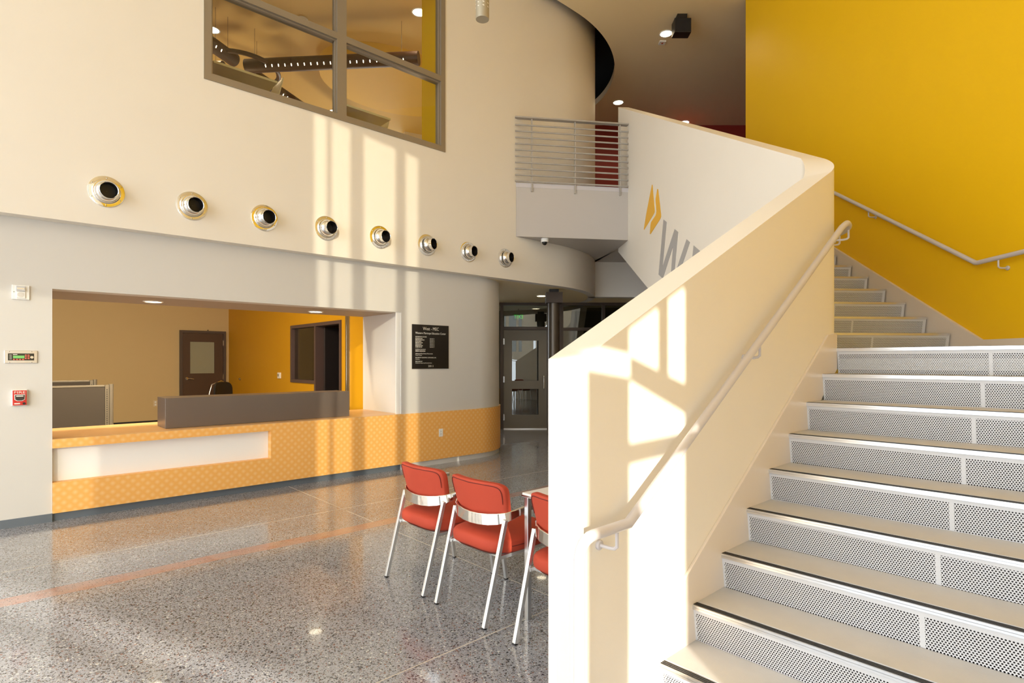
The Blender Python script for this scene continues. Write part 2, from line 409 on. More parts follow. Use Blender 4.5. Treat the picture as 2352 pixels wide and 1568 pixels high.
fa, fb = Vector(slab_front_l + (0,)), Vector(gw(9.45, .02)); fd = (fb - fa).normalized(); fn = Vector((fd.y, -fd.x, 0))
if fn.dot(Vector((-1, -1, 0))) < 0: fn = -fn
B().obox((fa + fb) / 2 + fn * -.05 + Vector((0, 0, 4.365)), fd * ((fb - fa).length / 2), fn * .055, (0, 0, .035)).build('edge_trim', railp, balc)
tl = [(p[0], p[1]) for p in slab]
B().prism(tl, 4.331, 4.36).build('floor_finish', mat('carpet_brown', (96, 62, 44), .9, var=.05), balc)
B().prism([fr_l, fr_r, W2(5.5, 12.0)[:2], W2(1.55, 11.70)[:2]], WZ, 3.53).build('beam', cream, balc)
struct(B().prism([W2(1.9, 11.9)[:2], W2(9, 11.9)[:2], W2(9, 14.6)[:2], W2(1.2, 14.6)[:2]], 4.2, 4.36).build('floor_corridor', MATS['carpet_brown']), 'upper corridor floor')
struct(B().prism([yw(9.5, -.26)[:2], W2(9.2, 9.5)[:2], W2(9.2, 14.8)[:2], W2(9, 14.8)[:2], W2(9, 9.7)[:2], yw(9.7, -.26)[:2]], 0, ZC).build('wall_corridor_right', redp), 'unseen dark red upper corridor wall added to block sky light')  # unseen wall, added to keep sky light out of the corridor
# low soffit behind the drum, over the back doors
sof = [(5.5, W + .1)] + [(p[0], p[1] + .02) for p in arc(CX, CY, CR - .02, -math.pi / 2, -math.pi / 2 + .70, 16)] + [W2(1.66, 11.56)[:2], W2(5.5, 11.85)[:2], W2(5.5, 13.2)[:2], W2(-1.5, 13.2)[:2], (5.5, 10.5)]
struct(B().prism(sof, WZ + .001, WZ + .08).build('ceiling_low', ceilm), 'low soffit over the back doors')
# upper floor inside the drum and behind the window
struct(B().box(-3, 6.6, W + .02, 15.9, 4.20, 4.40).build('floor_upper', mat('upper_floor', (120, 84, 52), .8)), 'upper floor slab behind the window')
struct(B().prism([(-3, W + .16), (7.2, W + .16)] + arc(CX, CY, CR - .16, -math.pi / 2, math.pi * .4, 24) + [(8.1, 16.2), (-3, 16.2)], 7.30, 7.38).build('ceiling_upper', mat('upper_ceiling', (214, 180, 106), .7, var=.01)), 'tan ceiling of the upper room')
struct(B().box(-3, 9.6, 15.9, 16.1, 4.4, 7.3).build('wall_upper_back', brownp), 'russet back wall of the upper room')
struct(B().box(-3.2, -3, W + .16, 16, 4.4, 7.3).build('wall_upper_left', tan), 'tan side wall of the upper room')
struct(B().box(4.92, 5.2, W + .16, 7.42, 4.4, 7.3).build('wall_upper_pier', yellow), 'yellow pier just inside the upper window')

# stair guard wall: lower part parallel to the reception wall, then bending along the upper flight
VS, TK = 1.411, .187
gdir = Vector((gw(10)[0] - gw(5)[0], gw(10)[1] - gw(5)[1])).normalized()
phi = math.atan2(gdir.y, gdir.x)
RL, RR = .22, .22 + TK
KX = 4.445                                       # left corner of the two left faces
tL = RL * math.tan(phi / 2)
ccx, ccy = KX - tL, VS + TK + RL
nst = 18
PR, PL, ZB, ZT = [], [], [], []
xs_ = np.linspace(1.671, ccx, 12)
for x in xs_:
    PR.append((x, VS)); PL.append((x, VS + TK)); ZB.append(0.0); ZT.append(1.516 + .4952 * (x - 1.671))
za = ZT[-1]
gstart = Vector((ccx + RL * math.sin(phi), ccy - RL * math.cos(phi)))
gend = Vector(gw(10.145)[:2]); GL = (gend - gstart).length
zs_, ze_ = 3.045, 6.063
for i in range(1, nst):
    t = i / nst * phi
    PR.append((ccx + RR * math.sin(t), ccy - RR * math.cos(t))); PL.append((ccx + RL * math.sin(t), ccy - RL * math.cos(t)))
    ZB.append(0.0); k = i / nst; ZT.append(za + (zs_ - za) * k)
gn = Vector((gdir.y, -gdir.x))                   # right-hand normal
gfd = (gend - gstart).normalized(); gn = Vector((gfd.y, -gfd.x)); gdir = gfd
def onG(x, y):                                   # pixel -> point on the left face of the upper guard
    d = ray(x, y); dn = d[0] * gn.x + d[1] * gn.y; t_ = (gstart.x * gn.x + gstart.y * gn.y) / dn; return _p(t_, d)
for i in range(0, 13):
    p = gstart + gdir * GL * i / 12
    PL.append(tuple(p)); PR.append(tuple(p + gn * TK)); s_ = GL * i / 12
    ZB.append(0.0 if i == 0 else 3.47 - .482 * (GL - s_)); ZT.append(zs_ + (ze_ - zs_) * i / 12)
wg = struct(B().strip(PR, PL, ZB, ZT).build('wall_stair_guard', cream, smooth=35, bevel=0), 'cream solid stair guard wall rising from a square end and bending left')
# emblem and lettering on the left face of the guard
def lg(px, py):
    p = Vector(onG(1460 + px / 6.03, 400 + py / 6.03)); return p - Vector((gn.x, gn.y, 0)) * .0005
off = -Vector((gn.x, gn.y, 0)) * .003
e1 = [(228, 145), (235, 147), (266, 500), (265, 525), (256, 545), (121, 770), (115, 764), (150, 545)]
e2 = [(302, 205), (313, 205), (354, 560), (353, 590), (345, 615), (208, 830), (199, 826), (208, 700), (216, 662), (276, 575), (287, 545), (290, 510), (278, 360), (279, 335)]
wpoly = [(388, 627), (432, 662), (375, 1278), (543, 760), (590, 800), (534, 1418), (708, 900), (754, 942), (538, 1582), (480, 1525), (520, 1000), (378, 1445), (320, 1388)]
for nm, pl, mm in (('emblem', e1, logoy), ('emblem', e2, logoy), ('letter', wpoly, logog)):
    o = B().slab([lg(*p) for p in pl], off).build(nm, mm, wg)
# further letters down the slope (basis taken from the W, continuing its line)
o0 = Vector(lg(320, 1388)); upv = Vector(lg(388, 627)) - o0; adv = Vector(lg(754, 942)) - Vector(lg(388, 627))
def lett(polys, k):
    for pl in polys: B().slab([o0 + adv * (k + x) + upv * y for x, y in pl], off).build('letter', logog, wg)
lett([[(0, 0), (.62, 0), (.62, .14), (.16, .14), (.16, .43), (.52, .43), (.52, .57), (.16, .57), (.16, .86), (.62, .86), (.62, 1), (0, 1)]], 1.12)
lett([[(0, 0), (.62, 0), (.62, .57), (.16, .57), (.16, .86), (.62, .86), (.62, 1), (0, 1), (0, .43), (.46, .43), (.46, .14), (0, .14)]], 1.9)
lett([[(.24, 0), (.4, 0), (.4, .86), (.64, .86), (.64, 1), (0, 1), (0, .86), (.24, .86)]], 2.65)
# the lettering carries on along the left face of the lower guard
lo_, la_, lu_ = Vector((4.05, VS + TK + .0005, .85)), Vector((-.42, 0, -.208)), Vector((0, 0, .78))
def lett2(pl, k): B().slab([lo_ + la_ * (k + x) + lu_ * y for x, y in pl], (0, .003, 0)).build('letter', logog, wg)
lett2([(0, 0), (.16, 0), (.16, .62), (.36, .2), (.44, .2), (.64, .62), (.64, 0), (.8, 0), (.8, 1), (.66, 1), (.4, .46), (.14, 1), (0, 1)], 0)
lett2([(0, 0), (.62, 0), (.62, .14), (.16, .14), (.16, .43), (.52, .43), (.52, .57), (.16, .57), (.16, .86), (.62, .86), (.62, 1), (0, 1)], 1.05)
lett2([(0, .2), (.2, 0), (.66, 0), (.66, .14), (.24, .14), (.16, .24), (.16, .76), (.24, .86), (.66, .86), (.66, 1), (.2, 1), (0, .8)], 1.95)

# ------------------------------------------------------------------ stairs
R_, T_ = .1778, .2805
SY0, SY1 = -1.12, VS - .016
X9 = 4.407
PB = [1.385, .566, .548, -.271, -.289, SY0 + .01]     # perforated panels across a riser
def flight(name, loc, label, n, place, y0, y1, panels, z0):
    """n steps; place(x, y, z) maps a step frame (x forward along the climb, y left, z up) to the world"""
    t = thing(name, loc, label, 'staircase')
    def q(b_, x0, x1, ya, yb, z0_, z1_, dx=0.0, uv=False):
        vs = [place(x + (dx if z == z0_ else 0), y, z) for z in (z0_, z1_) for y in (ya, yb) for x in (x0, x1)]
        uvs = [(y, z) for z in (z0_, z1_) for y in (ya, yb) for x in (x0, x1)] if uv else None
        b_.add(vs, [(0, 2, 3, 1), (4, 5, 7, 6), (0, 1, 5, 4), (2, 6, 7, 3), (0, 4, 6, 2), (1, 3, 7, 5)], uvs)
        return b_
    for i in range(1, n + 1):
        x = (i - 1) * T_; z = z0 + i * R_
        last = (i == n)
        tr_ = q(B(), x + .052, x + T_ + .03 if not last else x + .4, y0, y1, z - .035, z).build('tread', concrete, t)
        no = q(q(B(), x, x + .052, y0, y1, z - .012, z - .001), x, x + .006, y0, y1, z - .022, z - .011).build('nosing', alu, t)
        for g in (.010, .022, .034):
            sub(q(B(), x + g, x + g + .007, y0, y1, z - .0012, z + .0004).build('groove', black), no).matrix_parent_inverse = Matrix()
            no.children[-1].matrix_parent_inverse = Matrix()
        # riser frame: top rail, end stile, mullions; perforated panels between
        zt, zb_ = z - .012, z - R_
        rf = B()
        q(rf, x + .006, x + .010, y0, y1, zt - .030, zt, .006)
        edges = [y1] + panels + [y0]
        for a_, b_ in zip(edges[0::2], edges[1::2]): q(rf, x + .012, x + .016, min(a_, b_), max(a_, b_), zb_, zt - .03, .02)
        ro = rf.build('riser', riserm, t)
        q(B(), x + .045, x + .050, y0, y1, zb_, zt - .01, .02).build('riser_hole_shade', blackm, t)  # added dark plate standing in for the shade behind the holes
        for a_, b_ in zip(panels[0::2], panels[1::2]):
            pb = B(); vs = [place(x + .012 + .02 * (1 - k), y, zz) for k, zz in ((0, zb_), (1, zt - .03)) for y in (min(a_, b_), max(a_, b_))]
            uvs = [(y, zz) for zz in (zb_, zt - .03) for y in (min(a_, b_), max(a_, b_))]
            pb.add(vs, [(0, 1, 3, 2)], uvs); po = pb.build('perforated_panel', perf); sub(po, ro)
            po.matrix_parent_inverse = Matrix()
    # dark underside plate, added to keep the hollow behind the risers dark
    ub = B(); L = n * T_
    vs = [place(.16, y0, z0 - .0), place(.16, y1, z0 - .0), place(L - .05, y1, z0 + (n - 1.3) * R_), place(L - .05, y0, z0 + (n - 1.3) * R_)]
    ub.slab(vs, (0, 0, -.03)).build('underside_blackout', blackm, t)
    return t
x1 = X9 - 8 * T_
st1 = flight('staircase', (x1, .1, 0), 'grey stair flight with perforated metal risers rising from the lobby floor to the landing', 9, lambda x, y, z: (x1 + x, y, z), SY0, SY1, PB, 0.0)
# upper flight along the yellow wall
cdir = Vector((math.sin(TH), math.cos(TH))); cl = Vector((-math.cos(TH), math.sin(TH)))   # (lateral, depth): climb, left
o2 = Vector((4.215, 5.44))
def up(x, y, z):
    p = o2 + cdir * x + cl * y; return W2(p.x, p.y, z)
PB2 = [1.87, 1.62, 1.60, .79, .772, .03]
st2 = flight('staircase', up(0, 1, 1.6), 'shaded upper stair flight with perforated risers climbing along the yellow wall', 16, up, 0.0, 1.90, PB2, 9 * R_)
land = [(X9 + .052, SY0), (X9 + .052, VS - .0), (4.36, VS - .002)][:2] + [(p[0], p[1]) for p in PR[12:29]] + [up(.02, 1.9, 0)[:2], up(.02, 0, 0)[:2], yw(4.5, .002)[:2], yw(3.0, .002)[:2], yw(1.7, .002)[:2]]
ld = B().prism(land, 9 * R_ - .15, 9 * R_ - .0005).build('landing', concrete); tag(ld, 'square stair landing slab between the two flights', 'landing')
# stringer trim against the guard wall and against the yellow wall
tr1 = [(2.0, VS, -.0), (2.0, VS, .25)] + [(4.25, VS, 1.69), (4.42, VS, 1.70), (4.42, VS, 1.45), (4.25, VS, 1.35), (2.45, VS, 0)]
a = B().slab(tr1, (0, -.016, 0)).build('stringer', stringm, bevel=.004); a.parent = st1; a.matrix_parent_inverse = Matrix.Translation(st1.location).inverted()
arcp = [(p[0], p[1]) for p in PR[11:23]]; arcq = [(ccx + (RR + .016) * math.sin(i / nst * phi), ccy - (RR + .016) * math.cos(i / nst * phi)) for i in range(0, 12)]
a = B().strip(arcq, arcp, 9 * R_, 1.70).build('corner_trim', stringm, st1, smooth=40)
Dk, zk = onYel(2260, 780); De, ze2 = onYel(1935, 578)
sl_ = (ze2 - zk) / (De - Dk)
Dt = 9.4
pts = [yw(2.0, 0, 1.6), yw(2.0, 0, zk), yw(Dk, 0, zk), yw(Dt, 0, zk + sl_ * (Dt - Dk)), yw(Dt, 0, zk + sl_ * (Dt - Dk) - .75), yw(Dk + .9, 0, 1.6)]
wn = Vector(yw(5, .03)) - Vector(yw(5))
a = B().slab(pts, wn).build('stringer', stringm, st2)

# handrails
def bracket(p, wallp, parent, mm):
    p, w_ = Vector(p), Vector(wallp)
    d = (w_ - p); d.z = 0
    b_ = B().tube([p + Vector((0, 0, -.018)), p + Vector((0, 0, -.075)), p + Vector((0, 0, -.085)) + d * .12, p + d * .35 + Vector((0, 0, -.088)), p + d + Vector((0, 0, -.088))], .0075, 8)
    b_.lathe([(.0, 0), (.016, 0), (.02, .004), (.02, .012)], p + d * .86 + Vector((0, 0, -.088)), d, 12)
    return b_.build('bracket', mm, parent, smooth=40)
def smooth_path(pts, rad=.08, n=6):
    out = [Vector(pts[0])]
    for a_, b_, c_ in zip(pts, pts[1:], pts[2:]):
        a_, b_, c_ = Vector(a_), Vector(b_), Vector(c_)
        r1 = min(rad, (a_ - b_).length * .45, (c_ - b_).length * .45)
        p0 = b_ + (a_ - b_).normalized() * r1; p2 = b_ + (c_ - b_).normalized() * r1
        for i in range(n + 1):
            t = i / n; out.append(p0 * (1 - t) ** 2 + b_ * 2 * t * (1 - t) + p2 * t * t)
    out.append(Vector(pts[-1])); return out
RO = .09
yr = VS - RO
hr = thing('handrail', (1.54, yr, 0), 'pale grey tube handrail with a floor post along the cream guard wall', 'handrail')
zt_ = 2.30 + .634 * 0
lowp = [(1.540, yr, 0), (1.540, yr, .872), (1.832, yr, .874), (4.27, yr, 2.418), (4.37, yr, 2.465)]
RA = RR + RO
cor = [(ccx + RA * math.sin(t), ccy - RA * math.cos(t), 2.47) for t in np.linspace(.12, phi, 10)]
g2 = Vector((gstart.x, gstart.y, 0)) + Vector((gn.x, gn.y, 0)) * (TK + RO)
G3 = Vector((gdir.x, gdir.y, 0))
upp = [tuple(g2 + G3 * .15 + Vector((0, 0, 2.47))), tuple(g2 + G3 * .95 + Vector((0, 0, 2.49))), tuple(g2 + G3 * 4.9 + Vector((0, 0, 2.49 + .634 * 3.95)))]
path = smooth_path(lowp[:2] + [lowp[2]], .085)[:-1] + [Vector(p) for p in lowp[2:4]] + smooth_path([lowp[3], lowp[4]] + cor[:1], .1)[1:-1] + [Vector(p) for p in cor] + [Vector(p) for p in upp]
B().tube(path, .021, 14).build('rail', railp, hr, smooth=40)
for X_, z_ in ((1.76, .873), (3.0, 1.614)):
    bracket((X_, yr, z_), (X_, VS, z_), hr, railp)
for k in (3, 8):
    t = np.linspace(.12, phi, 10)[k]
    bracket(cor[k], (ccx + RR * math.sin(t), ccy - RR * math.cos(t), 2.47), hr, railp)
hr2 = thing('handrail', yw(5.1, .09, 1.6), 'pale grey tube handrail bracketed to the yellow wall', 'handrail')
def onYr(x, y): D, z = onYel(x, y, .085); return yw(D, .085, z)
pk = onYr(2242, 604); pe = onYr(1925, 447); pe2 = onYr(2352, 577.5)
pe = Vector(pk) + (Vector(pe) - Vector(pk)) * 1.9; pe2 = Vector(pk) + (Vector(pe2) - Vector(pk)) * 5
B().tube([tuple(pe2)] + smooth_path([tuple(pk + (pe2 - Vector(pk)) * .1) if False else tuple(Vector(pk) + (pe2 - Vector(pk)) * .02), pk, tuple(Vector(pk) + (pe - Vector(pk)) * .02)], .03)[0:] + [tuple(pe)], .021, 14).build('rail', railp, hr2, smooth=40)
for px, py in ((2293, 592), (1995, 481), (2345, 578)):
    if px == 2345: continue
    p = Vector(onYr(px, py)); D_, _ = onYel(px, py, .085); bracket(p, yw(D_, 0, p.z), hr2, railp)

# ------------------------------------------------------------------ reception counter
rc = thing('reception_counter', (2.5, 6.9, 0), 'orange reception counter with recessed white panel and wooden worktop', 'counter')
YO = 6.83
xo = [.42, 2.421]
def ostrip(xa, xb, z0, z1):
    return [(xa, YO), (xb, YO)], [(xa, YO + .085), (xb, YO + .085)], z0, z1
m = B()
m.strip(*ostrip(.421, 2.421, .69, .772)); m.strip(*ostrip(.421, 2.421, .078, .366))
op = [(2.421, YO)] + arc(CXg, CYg, CRg + .022, -math.pi / 2, .35, 24); oi = [(2.421, YO + .085)] + arc(CXg, CYg, CRg + .001, -math.pi / 2, .35, 24)
oi = [(2.421, YO + .019)] + oi[1:]
m.strip(op, oi, .078, .772); m.box(2.421, 4.19, YO + .0195, YO + .085, .078, .772)
for i, (u_, w_) in enumerate(m.uv):
    if 16 <= i: m.uv[i] = (m.uv[i][0] + 2.0, m.uv[i][1])
oo = m.build('front_panel', orange, rc, smooth=30)
# give the flat filler and reveals usable pattern coordinates
ul = oo.data.uv_layers[0]
for l in oo.data.loops:
    co = oo.data.vertices[l.vertex_index].co
    if co.x <= 5.6: ul.data[l.index].uv = (co.x - .42, co.z)
B().box(.421, 2.42, YO + .086, YO + .10, .30, .72).build('white_panel', white, rc)
B().box(.421, CXg, YO + .045, YO + .08, 0, .0775).strip([(CXg, YO + .045)] + arc(CXg, CYg, CRg - .02, -math.pi / 2 + .01, .35, 20), [(CXg, YO + .075)] + arc(CXg, CYg, CRg - .06, -math.pi / 2 + .01, .35, 20), 0, .0775).build('toe_kick', darkgrey, rc, smooth=30)
B().box(.425, 4.195, YO + .002, 7.95, .745, .776).build('worktop', wood, rc, bevel=.002)
B().strip(arc(CXg, CYg, CRg + .024, -math.pi / 2, .35, 24), arc(CXg, CYg, CRg + .0, -math.pi / 2, .35, 24), .772, .778).build('edge_trim', mat('maple_edge', (232, 196, 140), .4), rc, smooth=30)
sc_ = B().box(1.385, 3.53, 7.06, 7.45, .777, 1.108).build('counter_screen', ledge, bevel=.004)
tag(sc_, 'long dark grey raised ledge box standing on the wooden worktop', 'counter ledge')

# ------------------------------------------------------------------ wall fittings
def ring(name, c, prof, m_, parent, ax, seg=36, **k): return B().lathe(prof, c, ax, seg, **k).build(name, m_, parent, smooth=40)
vent_px = [(244, 439, (.10, -.12)), (442, 474, (.14, -.1)), (608, 501, (.2, -.08)), (748, 524, (.26, -.08)), (871, 546, (.30, -.06)), (980, 562, (.62, .10)), (1074, 578, (.36, -.02)), (1160, 591, (.45, -.0))]
words = ['leftmost', 'second from left', 'third from left', 'fourth from left', 'fifth from left', 'sixth from left', 'second from right', 'rightmost']
for i, (px, py, (tx, tz)) in enumerate(vent_px):
    c = Vector((.818 + .7415 * i, WU, 3.150))
    t = thing('wall_vent', tuple(c), f'round chrome ball-jet air nozzle on cream wall, {words[i]} of the eight', 'vent', 'row of round chrome nozzles')
    ax = Vector((0, -1, 0))
    ring('flange', c, [(.150, .0), (.150, .006), (.145, .008), (.118, .010), (.112, .018), (.108, .019)], alu if i % 2 else chrome, t, ax)
    ring('collar', c, [(.111, .008), (.111, .028), (.106, .034), (.100, .034)], chrome, t, ax)
    a2 = Vector((tx * .6, -1, tz * .6)).normalized()
    cb = c + Vector((0, -.01, 0))
    prof = [(.104, .018)] + [(.104 * math.cos(q_), .02 + .080 * math.sin(q_)) for q_ in np.linspace(.1, .70, 7)] + [(.079, .086), (.079, .116), (.076, .119), (.072, .115)]
    noz = ring('nozzle', cb, prof, chrome, t, a2)
    th_ = B().lathe([(.072, .115), (.070, .02)], cb, a2, 28).lathe([(.070, .02), (.001, .02)], cb, a2, 28).build('throat', blackm, smooth=30); sub(th_, noz).matrix_parent_inverse = noz.matrix_parent_inverse.copy(); th_.matrix_parent_inverse = Matrix()
    for k in range(6):
        a_ = k * math.pi / 3 + .5
        B().sell((c.x + .131 * math.cos(a_), c.y - .009, c.z + .131 * math.sin(a_)), (.006, .004, .006), 1, 1, 8, 6).build('screw', steel, t, smooth=60)

def plate(t, name, x0, x1, z0, z1, d0, d1, m_, bev=.002, yb=W): return B().box(x0, x1, yb - d1, yb - d0, z0, z1).build(name, m_, t, bevel=bev)
t = thing('fire_alarm_strobe', (.195, W, 2.137), 'white speaker strobe alarm plate high beside the counter opening', 'alarm')
plate(t, 'backplate', .134, .257, 2.072, 2.203, 0, .016, plastic, .004)
plate(t, 'strobe_lens', .163, .227, 2.148, 2.192, .014, .034, mat('clear_lens', (206, 208, 214), .08, .3))
plate(t, 'strobe_tube', .170, .220, 2.164, 2.176, .034, .037, chrome, 0)
plate(t, 'speaker_grille', .165, .228, 2.084, 2.146, .014, .026, plastic, .003)
B().lathe([(.024, 0), (.024, .002), (.001, .002)], (.196, W - .0262, 2.115), (0, -1, 0), 20).build('speaker_disc', mat('plastic_shadow', (214, 208, 198), .5), t)
plate(t, 'status_led', .146, .152, 2.136, 2.142, .015, .0175, black, 0)

t = thing('alarm_annunciator', (.197, W, 1.55), 'silver fire alarm annunciator panel with green display', 'panel')
plate(t, 'bezel', .083, .312, 1.491, 1.606, 0, .012, alu, .003)
plate(t, 'face', .108, .289, 1.516, 1.580, .0118, .0145, mat('panel_dark', (52, 48, 34), .4), 0)
plate(t, 'display', .143, .221, 1.536, 1.560, .0144, .0165, mat('lcd_green', (108, 168, 92), .2, emit=(120, 190, 100), estr=.35), 0)
keym = mat('key_salmon', (226, 112, 84), .4)
for k in range(4): B().sell((.150 + .021 * k, W - .015, 1.525), (.008, .003, .0055), .6, 1, 12, 6).build('key', keym, t, smooth=60)
for k in range(6): B().sell((.232 + .019 * (k % 2), W - .015, 1.564 - .0155 * (k // 2)), (.008, .003, .0055), .6, 1, 12, 6).build('key', keym, t, smooth=60)
B().lathe([(.012, 0), (.012, .006), (.001, .006)], (.273, W - .0145, 1.545), (0, -1, 0), 18).build('key_switch', chrome, t)
for k in range(4): plate(t, 'indicator_text', .118, .134, 1.528 + .012 * k, 1.531 + .012 * k, .0144, .0156, signtext, 0)
plate(t, 'brand_text', .142, .172, 1.567, 1.573, .0144, .0156, signtext, 0)
for x in (.118, .272):
    for z in (1.498, 1.598): B().sell((x, W - .0125, z), (.004, .002, .004), 1, 1, 8, 5).build('screw', steel, t, smooth=60)

t = thing('fire_pull_station', (.187, W, 1.175), 'red fire alarm pull station lettered FIRE', 'fire alarm')
redpl = mat('fire_red', (206, 44, 34), .35)
plate(t, 'backplate', .131, .242, 1.103, 1.250, 0, .03, plastic, .006)
plate(t, 'cover', .139, .236, 1.109, 1.244, .029, .044, redpl, .003)
text_mesh('lettering', 'FIRE', signtext, .030, (.1875, W - .0445, 1.216), (1, 0, 0), (0, 0, 1), t, 'CENTER', width=.078)
B().slab([(.150, W - .044, 1.208), (.226, W - .044, 1.208), (.224, W - .044, 1.160), (.205, W - .044, 1.148), (.170, W - .044, 1.148), (.152, W - .044, 1.160)], (0, -.004, 0)).build('handle_frame', plastic, t)
B().slab([(.155, W - .048, 1.203), (.221, W - .048, 1.203), (.219, W - .048, 1.163), (.202, W - .048, 1.153), (.173, W - .048, 1.153), (.157, W - .048, 1.163)], (0, -.006, 0)).build('handle', mat('pull_dark', (58, 46, 40), .4), t)
plate(t, 'handle_label', .163, .213, 1.188, 1.197, .054, .0555, signtext, 0)
plate(t, 'maker_text', .150, .190, 1.120, 1.130, .044, .0452, signtext, 0)
B().lathe([(.011, 0), (.011, .005), (.001, .005)], (.218, W - .044, 1.124), (0, -1, 0), 18).build('lock', blackm, t)

t = thing('dedication_plaque', (4.69, W, 1.72), 'black dedication plaque with white lettering headed West - MEC', 'plaque')
plate(t, 'panel', 4.371, 5.007, 1.402, 2.035, .004, .012, mat('plaque_black', (24, 18, 14), .4), .001)
yp = W - .0125
def pt(s, x, z, size, al='LEFT', width=None): text_mesh('lettering', s, signtext, size, (x, yp, z), (1, 0, 0), (0, 0, 1), t, al, depth=.0006, width=width)
pt('West - MEC', 4.69, 1.957, .066, 'CENTER', .275); pt('Western Maricopa Education Center', 4.69, 1.90, .042, 'CENTER', .53)
pt('GOVERNING BOARD', 4.425, 1.852, .024, width=.19)
for k, wdt in enumerate((.118, .152, .10, .12, .102, .126, .115)):
    zz = 1.831 - .0205 * k
    bb = B(); x = 4.425
    while x < 4.425 + wdt:
        l_ = random.uniform(.010, .03); bb.box(x, min(x + l_, 4.425 + wdt), yp - .001, yp, zz, zz + .010); x += l_ + .006
    bb.build('small_print', signtext, t)
    pt('DISTRICT %d' % (k + 1), 4.668, zz, .015, width=.082)
pt('SUPERINTENDENT', 4.425, 1.672, .022, width=.175)
B().box(4.425, 4.485, yp - .001, yp, 1.650, 1.661).box(4.493, 4.592, yp - .001, yp, 1.650, 1.661).build('small_print', signtext, t)
pt('Advanced Real Estate Resources', 4.425, 1.612, .022, width=.295); pt('Project Manager', 4.425, 1.592, .016, width=.11)
pt('McCARTHY BUILDING COMPANIES, INC.', 4.425, 1.555, .021, width=.36); pt('Contractor', 4.425, 1.535, .016, width=.072)
pt('DLR GROUP', 4.425, 1.500, .022, width=.115); pt('Architecture Engineering Planning Interiors', 4.425, 1.480, .016, width=.28)
pt('2011', 4.69, 1.428, .036, 'CENTER', .088)

t = thing('wall_outlet', (4.858, YO, .462), 'white double socket outlet on the orange counter front', 'outlet')
plate(t, 'cover_plate', 4.822, 4.894, .404, .520, 0, .006, plastic, .002, YO)
for z in (.442, .482):
    so_ = plate(t, 'socket', 4.842, 4.874, z - .014, z + .014, .0055, .0085, plastic, .002, YO)
    for dx in (-.007, .007): plate(t, 'slot', 4.858 + dx - .0015, 4.858 + dx + .0015, z - .004, z + .007, .008, .0088, black, 0, YO)

# ------------------------------------------------------------------ reception office
struct(B().box(-6, 7, 15.2, 15.4, 0, 3.0).build('wall_office_back', tan), 'tan back wall of the reception office')
# side wall with window and doorway openings
m = B().box(4.36, 4.48, 7.95, 9.0, 0, 3.0).box(4.36, 4.48, 9.0, 11.18, 2.21, 3.0).box(4.36, 4.48, 10.02, 11.18, 0, 1.10).box(4.36, 4.48, 11.18, 15.2, 0, 3.0)
struct(m.build('wall_office_right', oyellow), 'yellow side wall of the reception office')
struct(B().box(-6, 4.36, 7.95, 15.2, 2.98, 3.08).build('ceiling_office', ceilm), 'ceiling of the reception office')
struct(B().box(-6, -5.9, W, 15.2, 0, 3).build('wall_office_left', tan))
struct(B().box(.42, 3.25, 15.185, 15.2, 0, .15).build('baseboard_office', black))
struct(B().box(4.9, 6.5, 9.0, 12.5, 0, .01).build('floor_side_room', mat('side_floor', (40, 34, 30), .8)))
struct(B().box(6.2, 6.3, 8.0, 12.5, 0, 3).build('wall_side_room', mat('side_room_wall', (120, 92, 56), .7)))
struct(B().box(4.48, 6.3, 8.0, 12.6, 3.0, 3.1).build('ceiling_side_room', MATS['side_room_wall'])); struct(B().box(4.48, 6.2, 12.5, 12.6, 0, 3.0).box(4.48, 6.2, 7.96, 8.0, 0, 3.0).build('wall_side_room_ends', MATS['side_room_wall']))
d1 = thing('door_1', (3.77, 15.2, 0), 'dark brown office door with a square glass light in the tan wall', 'door'); d1['kind'] = 'structure'
yd = 15.2
B().box(3.27, 3.33, yd - .06, yd, 0, 2.25).box(4.22, 4.28, yd - .06, yd, 0, 2.25).box(3.33, 4.22, yd - .06, yd, 2.19, 2.25).build('frame', darkfr, d1)
gx0, gx1, gz0, gz1 = 3.49, 4.02, 1.22, 1.98
B().box(3.335, gx0, yd - .045, yd - .01, .01, 2.185).box(gx1, 4.215, yd - .045, yd - .01, .01, 2.185).box(gx0, gx1, yd - .045, yd - .01, .01, gz0).box(gx0, gx1, yd - .045, yd - .01, gz1, 2.185).build('leaf', doorm, d1)
B().box(gx0, gx1, yd - .03, yd - .02, gz0, gz1).build('glass_light', mat('frosted_glass', (150, 150, 128), .25), d1)
B().lathe([(.034, 0), (.034, .012), (.02, .02), (.014, .06), (.001, .06)], (3.42, yd - .045, 1.10), (0, -1, 0), 18).tube([(3.42, yd - .10, 1.10), (3.48, yd - .105, 1.10), (3.56, yd - .10, 1.085)], .011, 10).build('lever_handle', chrome, d1, smooth=40)
for z in (1.96, 1.13): B().box(4.212, 4.226, yd - .065, yd - .044, z - .06, z + .06).build('hinge', steel, d1)
B().lathe([(.012, 0), (.012, .02), (.001, .02)], (3.87, yd - .06, 2.265), (0, -1, 0), 10).build('closer_pin', black, d1)

